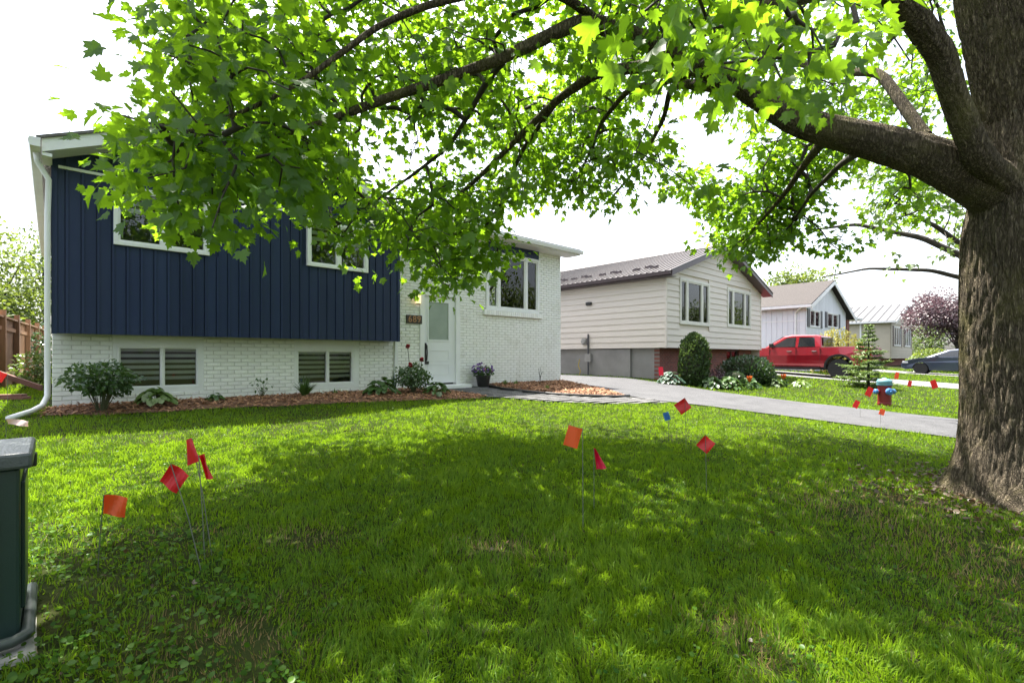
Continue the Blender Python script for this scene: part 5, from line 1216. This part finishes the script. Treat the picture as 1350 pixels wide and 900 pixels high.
for k in range(150):
    a = rg.uniform(0, 6.28); rr_ = 1.15 * math.sqrt(rg.uniform(.03, 1)); tz = 2.35 * math.sqrt(max(.05, 1 - (rr_ / 1.3) ** 2)) ; L = tz * rg.uniform(.6, .95)
    for q in range(26): u = q / 26; P.append((math.cos(a) * (rr_ + .12 * u), math.sin(a) * (rr_ + .12 * u), tz - L * u + rg.normal(0, .02))); T.append((math.cos(a) * .4 + rg.normal(0, .3), math.sin(a) * .4 + rg.normal(0, .3), -1))
P = np.array(P) + rg.normal(0, .03, (len(P), 3)); n = len(P); X_, Y_, Z_ = frames(rg.normal(size=(n, 3)), np.array(T)); V, F = place(DIA, DIAF, P, X_, Y_, Z_, rg.uniform(.08, .15, n)); o = fast('foliage', V, F, M['yellowgreen'], wt, np.repeat(rg.uniform(0, .8, n), 4)); o['kind'] = 'stuff'
x, y, _ = at(1262, 470, 36); crown_tree('purple_plum_tree', 'purple leaved plum tree at the far right behind the parked car', (x, y, 0), 6, 3.9, (3.6, 3.6, 2.6), 17000, .17, M['purple'], 31, .14)
x, y, _ = at(1228, 470, 33.5); shrub('hedge_shrub', 'rounded yellow green shrub under the purple plum tree', (x, y, g(x, y)), (1.7, 1.2, .75), 1500, .16, M['bgleaf'], 71, zc=.8, shell=.6)
x, y, _ = at(1215, 470, 31.5); shrub('hedge_shrub', 'small lime shrub left of the parked car bonnet', (x, y, g(x, y)), (.9, .8, .5), 700, .13, M['hosta'], 72, zc=.45, shell=.6)
# trees behind
for (px, t, zc, r, n, s, mt, sd, lb) in (
    (-10, 24.0, 4.2, (3.4, 3.4, 2.7), 9000, .20, 'bgleaf', 81, 'sunlit yellow green tree behind the left fence'),
    (58, 30.0, 6.4, (1.8, 1.8, 2.6), 1500, .22, 'bgleaf2', 82, 'thin airy tree beyond the fence beside the downspout'),
    (-120, 20.0, 4.0, (3.6, 3.6, 3.0), 6000, .20, 'bgleaf', 83, 'broad green tree beyond the left end of the fence'),
    (1046, 48.0, 6.4, (3.6, 3.6, 3.2), 5000, .3, 'bgleaf', 84, 'pale green tree behind the beige and white houses'),
    (1225, 62.0, 3.4, (4.2, 4.2, 2.6), 4000, .3, 'bgleaf2', 85, 'dark tree far behind the small beige house')):
    x, y, _ = at(px, 470, t); crown_tree('background_tree', lb, (x, y, .3), zc + r[2], zc, r, n, s, M[mt], sd, .16, group='trees behind the houses')
x, y, _ = at(46, 520, 11.2); shrub('garden_shrub', 'sunlit weedy shrub between the fence and the house corner', (x, y, g(x, y)), (.42, .5, .45), 700, .07, M['hosta'], 90, zc=.42, shell=.3)
x, y, _ = at(58, 520, 14.5); shrub('garden_shrub', 'dark shrub at the far end of the side yard', (x, y, g(x, y)), (.5, .5, .8), 700, .1, M['boxwood'], 91, zc=.8, shell=.3)

# ================================================================== FENCE, TIMBERS, GREEN BOX
fa = np.array(at(-60, 470, 8.2)[:2]); fb = np.array(at(57, 470, 17.0)[:2])
fdir = fb - fa; FL = np.linalg.norm(fdir); fdir /= FL; fz = .40
fence = thing('wood_fence', 'brown wooden board fence along the left side yard', 'fence', (fa[0], fa[1], fz), math.atan2(fdir[1], fdir[0]))
n = int(FL / .15)
for i in range(n):
    MB().box(i * .15, i * .15 + .138, -.012, .010, .05, 1.62 + .004 * math.sin(i * 2.3)).build('board', M['wood'], fence)
for i in range(int(FL / 1.8) + 1): MB().box(i * 1.8 - .05, i * 1.8 + .05, -.12, -.022, -.2, 1.80).build('post', M['wood'], fence)
for zq in (.3, 1.35): MB().box(0, FL, -.062, -.014, zq, zq + .09).build('rail', M['wood'], fence)
MB().box(-.05, FL, -.10, .06, 1.63, 1.67).build('cap_rail', M['wood'], fence)
p0 = at(-12, 505, 8.6); tim = thing('timber_beam', 'red brown timber beam leaning on the ground at the left edge', 'timber', (p0[0], p0[1], g(p0[0], p0[1])), 0, None)
q = np.array(at(55, 524, 8.9)) - np.array([p0[0], p0[1], g(p0[0], p0[1])])
mb = MB(); d = Vector(q); u = Vector((0, 0, 1)); sd = d.cross(u).normalized() * .05; a0 = Vector((0, 0, .42)); b0 = Vector((q[0], q[1], .10)); vv = Vector((0, 0, .09))
mb.add([a0 - sd, a0 + sd, b0 + sd, b0 - sd, a0 - sd + vv, a0 + sd + vv, b0 + sd + vv, b0 - sd + vv], [(0, 1, 2, 3), (4, 5, 6, 7), (0, 1, 5, 4), (1, 2, 6, 5), (2, 3, 7, 6), (3, 0, 4, 7)]); mb.build('beam', M['rustwood'], tim)
p1 = at(-5, 535, 8.0); pt = thing('plank_stack', 'two weathered brown planks lying on the ground at the left edge', 'planks', (p1[0], p1[1], g(p1[0], p1[1])), rad(-30))
MB().box(-.5, .42, -.09, .09, 0.02, .06).build('plank', M['rustwood'], pt); o = MB().box(-.55, .36, -.08, .08, .062, .10).build('plank', M['rustwood'], pt); o.rotation_euler = (0, 0, .12)
M['boxgreen'] = pm('dark_green_enamel', (.012, .030, .026), (.015, .036, .031), 3, .32, .12, 200, dirt_or_shade=(.022, .036, .032))
M['lidgrey'] = pm('weathered_lid', (.05, .062, .062), (.075, .085, .085), 14, .4, .2, 90, (1, .2, 1))
gb_ = g(-.3, 2.9); bx = thing('utility_box', 'dark green metal utility box cut off by the left edge', 'utility box', (-.35, 2.9, gb_))
MB().box(-.26, .26, -.22, .22, .03, .685).build('cabinet', M['boxgreen'], bx, bevel=.012)
MB().box(-.30, .295, -.255, .255, .683, .745).build('lid', M['lidgrey'], bx, bevel=.012)
MB().box(-.20, .20, -.232, -.219, .12, .64).build('door_panel', M['boxgreen'], bx, bevel=.006)
MB().box(.258, .272, -.16, .16, .12, .62).build('side_panel', M['boxgreen'], bx, bevel=.004)
MB().box(.268, .30, .17, .22, .62, .68).build('hinge', M['black'], bx, bevel=.006)
mb = MB(); mb.box(-.36, .31, -.34, .33, -.1, .01); mb.build('base_pad', M['found'], bx, bevel=.03)
mb = MB(); mb.tube([(.28, .28, .05), (.28, .0, .05), (.28, -.25, .05), (.24, -.29, .05), (-.3, -.30, .05)], .022, 8); mb.build('base_rim', pm('grey_plastic_rim', (.05, .062, .058), (.04, .05, .047), 8, .45), bx, smooth=True)

# ================================================================== MARKING FLAGS
M['flagred'] = leafmat('red_flag', (.62, .008, .012), (.72, .015, .02), .35, (.85, .02, .03), gloss=.06)
M['flagorange'] = leafmat('orange_flag', (.80, .11, .012), (.88, .15, .02), .35, (.95, .2, .03), gloss=.06)
M['flagpink'] = leafmat('crimson_flag', (.66, .006, .055), (.72, .01, .08), .35, (.85, .02, .1), gloss=.06)
M['flagblue'] = leafmat('blue_flag', (.05, .22, .55), (.07, .28, .62), .35, (.1, .3, .7), gloss=.06)
M['flagpale'] = leafmat('pale_flag', (.75, .55, .50), (.8, .62, .56), .35, (.9, .7, .6), gloss=.06)
M['wire'] = pm('flag_wire', (.16, .17, .15), (.12, .12, .11), 20, .45, metal=.3)
def flag(px, py, t, wpx, hpx, tilt, mat, label, pinch=0.0, foldx=.35, lean=(0, 0), group='utility marking flags in the grass'):
    """wire stake and small plastic flag; (px,py) is the flag's top corner on the wire, seen from the lawn"""
    tp = Vector(at(px, py, t)); bx_, by_ = tp.x + lean[0], tp.y + lean[1]; bzz = g(bx_, by_); o = thing('marking_flag', label, 'flag', (bx_, by_, bzz), 0, group)
    top = tp - Vector((bx_, by_, bzz)); mid = Vector((top.x * .45, top.y * .45, top.z * .5))
    MB().tube([(0, 0, -.03), tuple(mid), tuple(top)], .0024, 5).build('wire', M['wire'], o)
    W = wpx / FPX * t; Hh = hpx / FPX * t; r3 = Vector((RT[0], RT[1], 0)); f3 = Vector((FW[0], FW[1], 0)); c, s = math.cos(tilt), math.sin(tilt)
    ux = r3 * c + Vector((0, 0, s)); uz = r3 * s - Vector((0, 0, c)); mb = MB(); nx, nz = 6, 4
    for i in range(nx + 1):
        for k in range(nz + 1):
            a, b = i / nx, k / nz; dpt = math.sin(a * 4.2 + b * 1.3) * foldx * W * .35 + a * foldx * W * .5; p = top + ux * (a * W * (1 - pinch + pinch * b)) + uz * (b * Hh) + f3 * dpt; mb.v.append(tuple(p)); mb.t.append(.3)
    mb.f += [(i * (nz + 1) + k, (i + 1) * (nz + 1) + k, (i + 1) * (nz + 1) + k + 1, i * (nz + 1) + k + 1) for i in range(nx) for k in range(nz)]
    fo = mb.build('cloth', mat, o); so_ = fo.modifiers.new('thickness', 'SOLIDIFY'); so_.thickness = .0008
    return o
flag(253, 577, 2.75, -18, 32, .38, M['flagred'], 'upper red flag of the three close together on the left', pinch=.6, lean=(.08, -.1))
flag(225, 611, 2.55, 28, 29, -.62, M['flagred'], 'largest lower red flag of the three close together on the left', lean=(.12, -.12))
flag(262, 600, 2.7, 11, 34, .18, M['flagred'], 'narrow red flag at the right of the three on the left', pinch=.7, foldx=1.6, lean=(.02, -.05))
flag(137, 652, 2.45, 30, 26, -.16, M['flagorange'], 'orange flag alone on the lit grass near the green box', lean=(-.02, .1))
flag(768, 565, 3.3, -19, 27, -.28, M['flagorange'], 'orange flag in the middle of the lawn', lean=(-.02, -.02))
flag(783, 592, 3.7, 13, 28, .16, M['flagpink'], 'narrow crimson flag right of the orange one in the middle of the lawn', pinch=.8, foldx=1.2)
flag(903, 524, 6.0, 16, 17, -.95, M['flagred'], 'red flag beside the small blue flag', lean=(.03, 0))
flag(881, 542, 6.3, -8, 11, .3, M['flagblue'], 'small blue flag in the grass')
flag(930, 573, 4.2, 18, 18, -.70, M['flagred'], 'tilted red flag at the right of the lawn', lean=(.02, 0))
flag(8, 552, 5.2, 28, 7, -.12, M['flagpale'], 'pale pink flag blown flat behind the green box')
flag(10, 493, 7.5, -14, 13, -.5, M['flagred'], 'red flag by the timber beam at the left edge')
flag(868, 484, 14.3, 6, 11, .1, M['flagpink'], 'small crimson flag by the brick base of the beige house')
flag(1152, 513, 12.4, -8, 12, -.5, M['flagred'], 'red flag just left of the fire hydrant')
flag(1134, 530, 9.6, -7, 10, -.5, M['flagred'], 'red flag at the driveway edge left of the hydrant')
flag(1161, 538, 8.6, 7, 8, -.3, M['flagorange'], 'orange red flag at the driveway edge below the hydrant')
flag(1181, 490, 17.5, 5, 9, -.2, M['flagorange'], 'small orange flag on the grass behind the hydrant')
flag(1198, 501, 15.5, 5, 8, -.2, M['flagred'], 'small red flag right of the hydrant beside the pale driveway')
flag(1226, 503, 14.0, 8, 11, .4, M['flagred'], 'red flag between the hydrant and the big trunk')

# ================================================================== HYDRANT
M['hydred'] = pm('dark_red_hydrant_paint', (.20, .010, .015), (.16, .009, .013), 8, .4, .15, 60, dirt_or_shade=(.13, .02, .02))
M['hydblue'] = pm('blue_hydrant_cap', (.06, .20, .45), (.05, .16, .38), 8, .4)
M['hydteal'] = pm('pale_teal_hydrant_top', (.12, .29, .34), (.10, .24, .29), 8, .45)
x, y, _ = at(1166, 470, 12.6); hy = thing('fire_hydrant', 'dark red fire hydrant with teal top and blue outlet caps', 'hydrant', (x, y, g(x, y)), YAW)
MB().lathe([(.15, -.05), (.15, .03), (.155, .05), (.15, .06), (.145, .08), (.145, .46), (.155, .47), (.155, .5), (.15, .505)], 24).build('barrel', M['hydred'], hy, smooth=False)
MB().lathe([(.17, .505), (.172, .53), (.165, .575), (.168, .58), (.16, .625), (.13, .66), (.06, .675), (.03, .70), (.0, .70)], 24).build('bonnet', M['hydteal'], hy, smooth=True)
for (c, ax, s, r) in (((-.145, .04, .36), 'x', -1, .085), ((0, -.145, .35), 'y', -1, .065), ((0, .145, .35), 'y', 1, .065)):
    MB().lathe([(r * .8, 0), (r * .8, s * .05)], 16, c, ax).build('outlet', M['hydred'], hy)
    MB().lathe([(r, s * .05), (r, s * .10), (r * .8, s * .115), (r * .3, s * .12), (r * .3, s * .15)], 16, c, ax).build('outlet_cap', M['hydblue'], hy)

# ================================================================== VEHICLES
M['redpaint'] = pm('red_metallic_paint', (.33, .012, .022), (.29, .010, .02), 2, .22, coat=.8, metal=.35)
M['bluepaint'] = pm('dark_blue_grey_paint', (.045, .06, .095), (.04, .052, .085), 2, .28, coat=.8, metal=.4)
M['tyre'] = pm('tyre_rubber', (.015, .015, .015), (.022, .022, .022), 12, .85)
M['rim'] = pm('dark_alloy', (.16, .16, .165), (.12, .12, .125), 6, .35, metal=.7)
M['carglass'] = pm('tinted_car_glass', (.012, .014, .016), (.016, .018, .02), 2, .04, spec=.9)
M['chrome'] = pm('bright_trim', (.55, .55, .56), (.5, .5, .5), 4, .2, metal=.9)
M['headlight'] = pm('lamp_lens', (.6, .62, .65), (.55, .56, .6), 8, .1, spec=.8)
M['taillight'] = pm('red_lens', (.35, .01, .01), (.3, .01, .01), 8, .15)
def arch(cx, r, zb, a0=180, a1=0, n=12):
    o = []
    for i in range(n + 1):
        th = rad(a0 + (a1 - a0) * i / n); o.append((cx + r * math.cos(th), zb + r * math.sin(th)))
    return o
def wheel(root, x, yc, r, w_, side):
    t = MB(); t.lathe([(r * .62, -w_ / 2), (r * .93, -w_ / 2), (r, -w_ * .38), (r, w_ * .38), (r * .93, w_ / 2), (r * .62, w_ / 2)], 28, (x, yc, r), 'y'); wl = t.build('wheel', M['tyre'], root, smooth=False)
    m = MB(); yo = yc + side * w_ * .42; m.lathe([(r * .63, yo - side * .02), (r * .63, yo), (r * .56, yo + side * .005), (r * .54, yo - side * .03), (.0, yo - side * .035)], 24, (x, 0, r), 'y')
    for k in range(6):
        a = k * math.pi / 3; c, s = math.cos(a), math.sin(a); p = lambda u, v: (x + c * u - s * v, yo + side * .004, r + s * u + c * v); q = lambda u, v: (x + c * u - s * v, yo - side * .03, r + s * u + c * v)
        m.add([p(.02, -.045), p(r * .57, -.03), p(r * .57, .03), p(.02, .045), q(.02, -.045), q(r * .57, -.03), q(r * .57, .03), q(.02, .045)], [(0, 1, 2, 3), (4, 5, 6, 7), (0, 1, 5, 4), (1, 2, 6, 5), (2, 3, 7, 6), (3, 0, 4, 7)])
    m.lathe([(.07, yo - side * .02), (.06, yo + side * .012)], 12, (x, 0, r), 'y'); m.build('rim', M['rim'], wl)
def tapered(poly, w0, fn):
    """side outline extruded over the car's width; fn(x,z) gives half width"""
    n = len(poly); vs = [(x, -fn(x, z), z) for x, z in poly] + [(x, fn(x, z), z) for x, z in poly]
    m = MB(); m.add(vs, [tuple(range(n)), tuple(range(n, 2 * n))] + [(i, (i + 1) % n, n + (i + 1) % n, n + i) for i in range(n)]); return m
x0_, y0_, _ = at(1160, 470, 20.5); TX = 25.6
truck = thing('pickup_truck', 'red crew cab pickup truck parked on the pale driveway', 'truck', (TX, 4.75, g(TX, 6) + .024), rad(90))
tr_, fr_ = 1.15, 4.78; wr = .42
hwT = lambda x, z: (1.0 - .06 * max(0, z - 1.0) / .35 - (.05 if z < .62 else 0) - .10 * max(0, (x - 5.2)) / .5)
body = [(.05, .62)] + [(tr_ - .52, .55)] + arch(tr_, .52, .50) + [(tr_ + .52, .48), (fr_ - .52, .48)] + arch(fr_, .52, .50) + [(5.45, .55), (5.62, .62), (5.68, .85), (5.64, 1.10), (5.5, 1.2), (4.9, 1.29), (4.2, 1.34), (1.72, 1.34), (.06, 1.36), (.02, 1.3)]
bodyo = tapered(body, 1, hwT).build('body', M['redpaint'], truck, bevel=.035)
hwC = lambda x, z: .95 - .20 * max(0, z - 1.30) / .6
cab = [(1.80, 1.32), (1.86, 1.86), (2.1, 1.915), (3.05, 1.925), (3.35, 1.87), (4.20, 1.32)]
tapered(cab, 1, hwC).build('cab', M['redpaint'], truck, bevel=.05)
def sideglass(root, pl, fn, name='side_window', mat=None, off=.012):
    for s in (-1, 1):
        m = MB(); n = len(pl); a = [(x, s * (fn(x, z) + off), z) for x, z in pl]; b = [(x, s * (fn(x, z) - .01), z) for x, z in pl]
        m.add(a + b, [tuple(range(n)), tuple(range(n, 2 * n))] + [(i, (i + 1) % n, n + (i + 1) % n, n + i) for i in range(n)]); m.build(name, mat or M['carglass'], root)
sideglass(truck, [(2.06, 1.38), (2.12, 1.80), (2.72, 1.82), (2.74, 1.38)], hwC)
sideglass(truck, [(2.86, 1.38), (2.86, 1.82), (3.22, 1.80), (3.86, 1.38)], hwC)
MB().add([(4.13, -.80, 1.40), (4.13, .80, 1.40), (3.42, .70, 1.85), (3.42, -.70, 1.85), (4.16, -.80, 1.385), (4.16, .80, 1.385), (3.44, .70, 1.862), (3.44, -.70, 1.862)], [(0, 1, 2, 3), (4, 5, 6, 7), (0, 1, 5, 4), (1, 2, 6, 5), (2, 3, 7, 6), (3, 0, 4, 7)]).build('windscreen', M['carglass'], truck)
MB().box(1.78, 1.815, -.72, .72, 1.42, 1.80).build('rear_window', M['carglass'], truck)
MB().box(.12, 1.70, -.82, .82, 1.345, 1.375).build('bed_cover', M['black'], truck, bevel=.01)
for s in (-1, 1):
    for cx in (tr_, fr_):
        m = MB(); A = arch(cx, .55, .50, 188, -8, 16); Bq = arch(cx, .475, .50, 188, -8, 16)
        for i in range(16):
            q0 = [(A[i][0], A[i][1]), (A[i + 1][0], A[i + 1][1]), (Bq[i + 1][0], Bq[i + 1][1]), (Bq[i][0], Bq[i][1])]
            m.add([(x, s * .93, z) for x, z in q0] + [(x, s * 1.025, z) for x, z in q0], [(0, 1, 2, 3), (4, 5, 6, 7), (0, 1, 5, 4), (1, 2, 6, 5), (2, 3, 7, 6), (3, 0, 4, 7)])
        m.build('wheel_arch', M['black'], truck)
        wheel(truck, cx, s * .86, wr, .28, s)
    for xx in (1.84, 2.80, 3.92): MB().box(xx, xx + .012, s * .955, s * 1.002, .62, 1.33).build('door_seam', M['black'], truck)
    for xx in (1.98, 2.98): MB().box(xx, xx + .20, s * .95, s * 1.02, 1.16, 1.195).build('door_handle', M['chrome'], truck, bevel=.01)
    MB().box(3.74, 3.90, s * .93, s * 1.16, 1.36, 1.55).build('mirror', M['black'], truck, bevel=.03)
    MB().box(1.85, 4.1, s * .9, s * 1.03, .40, .47).build('running_board', M['black'], truck, bevel=.015)
    MB().box(.005, .12, s * .80, s * .985, .95, 1.28).build('tail_light', M['taillight'], truck, bevel=.01)
    MB().box(5.5, 5.67, s * .62, s * .93, .92, 1.10).build('headlight', M['headlight'], truck, bevel=.02)
MB().box(-.08, .06, -.95, .95, .52, .72).build('rear_bumper', M['chrome'], truck, bevel=.03); MB().box(5.6, 5.76, -.9, .9, .5, .74).build('front_bumper', M['black'], truck, bevel=.04)
MB().box(5.64, 5.70, -.6, .6, .78, 1.12).build('grille', M['black'], truck, bevel=.01)
MB().box(.0, .04, -.78, .78, .76, 1.33).build('tailgate', M['redpaint'], truck, bevel=.01)
MB().box(.3, 5.4, -.78, .78, .36, .60).build('chassis', M['black'], truck)
# dark car beyond
CXc = 38.2; car = thing('parked_car', 'dark blue grey hatchback parked on the far driveway behind the trunk', 'car', (CXc, 1.4, g(CXc, 4) + .026), rad(90))
rx, fx = .75, 3.42; hwS = lambda x, z: .90 - .05 * max(0, z - .8) - .14 * max(0, x - 3.8) / .5 - .08 * max(0, .5 - x) / .5
cb_ = [(.02, .38), (rx - .40, .30)] + arch(rx, .38, .32) + [(rx + .4, .24), (fx - .4, .24)] + arch(fx, .38, .32) + [(4.15, .28), (4.33, .40), (4.36, .60), (4.22, .76), (3.75, .92), (3.0, 1.0), (.4, 1.02), (.06, .92)]
tapered(cb_, 1, hwS).build('body', M['bluepaint'], car, bevel=.05)
hwG = lambda x, z: .84 - .26 * max(0, z - .95) / .5
tapered([(.10, .98), (.35, 1.28), (.8, 1.44), (1.6, 1.49), (2.2, 1.42), (3.25, .96)], 1, hwG).build('cabin', M['bluepaint'], car, bevel=.05)
sideglass(car, [(.55, 1.04), (.75, 1.30), (1.45, 1.40), (1.47, 1.04)], hwG); sideglass(car, [(1.55, 1.04), (1.55, 1.40), (2.1, 1.35), (2.82, 1.04)], hwG)
MB().add([(3.22, -.72, 1.0), (3.22, .72, 1.0), (2.24, .56, 1.42), (2.24, -.56, 1.42), (3.26, -.72, .99), (3.26, .72, .99), (2.26, .56, 1.435), (2.26, -.56, 1.435)], [(0, 1, 2, 3), (4, 5, 6, 7), (0, 1, 5, 4), (1, 2, 6, 5), (2, 3, 7, 6), (3, 0, 4, 7)]).build('windscreen', M['carglass'], car)
for s in (-1, 1):
    for cx in (rx, fx): wheel(car, cx, s * .80, .33, .21, s)
    MB().box(1.49, 1.50, s * .85, s * .905, .35, 1.0).build('door_seam', M['black'], car); MB().box(1.6, 1.78, s * .86, s * .925, .90, .925).build('door_handle', M['chrome'], car)
    MB().box(2.62, 2.76, s * .84, s * 1.0, 1.0, 1.12).build('mirror', M['bluepaint'], car, bevel=.03); MB().box(4.0, 4.28, s * .56, s * .80, .64, .76).build('headlight', M['headlight'], car, bevel=.02)

# ================================================================== ACROSS THE STREET (seen only as reflections in the windows)
OPP = [(-9, 'opposite the left edge of the navy house'), (1, 'opposite the navy wing'), (11, 'opposite the near driveway'), (21, 'opposite the beige bungalow'), (32, 'opposite the white house'), (44, 'opposite the parked car'), (56, 'opposite the far beige house'), (67, 'just past the far beige house'), (78, 'well past the far beige house'), (90, 'near the end of the row'), (103, 'at the end of the row')]
for i, (x, lb) in enumerate(OPP):
    r = 4.8 + .5 * math.sin(i * 2.1); crown_tree('opposite_tree', 'large green tree across the street, ' + lb, (x, -21 + 1.5 * math.sin(i * 3.3), -.36), 9, 5.6 + .5 * math.sin(i * 1.7), (r + .8, r, 4.8), 6000, .40, M['bgleaf2'], 200 + i, .25, group='trees across the street')
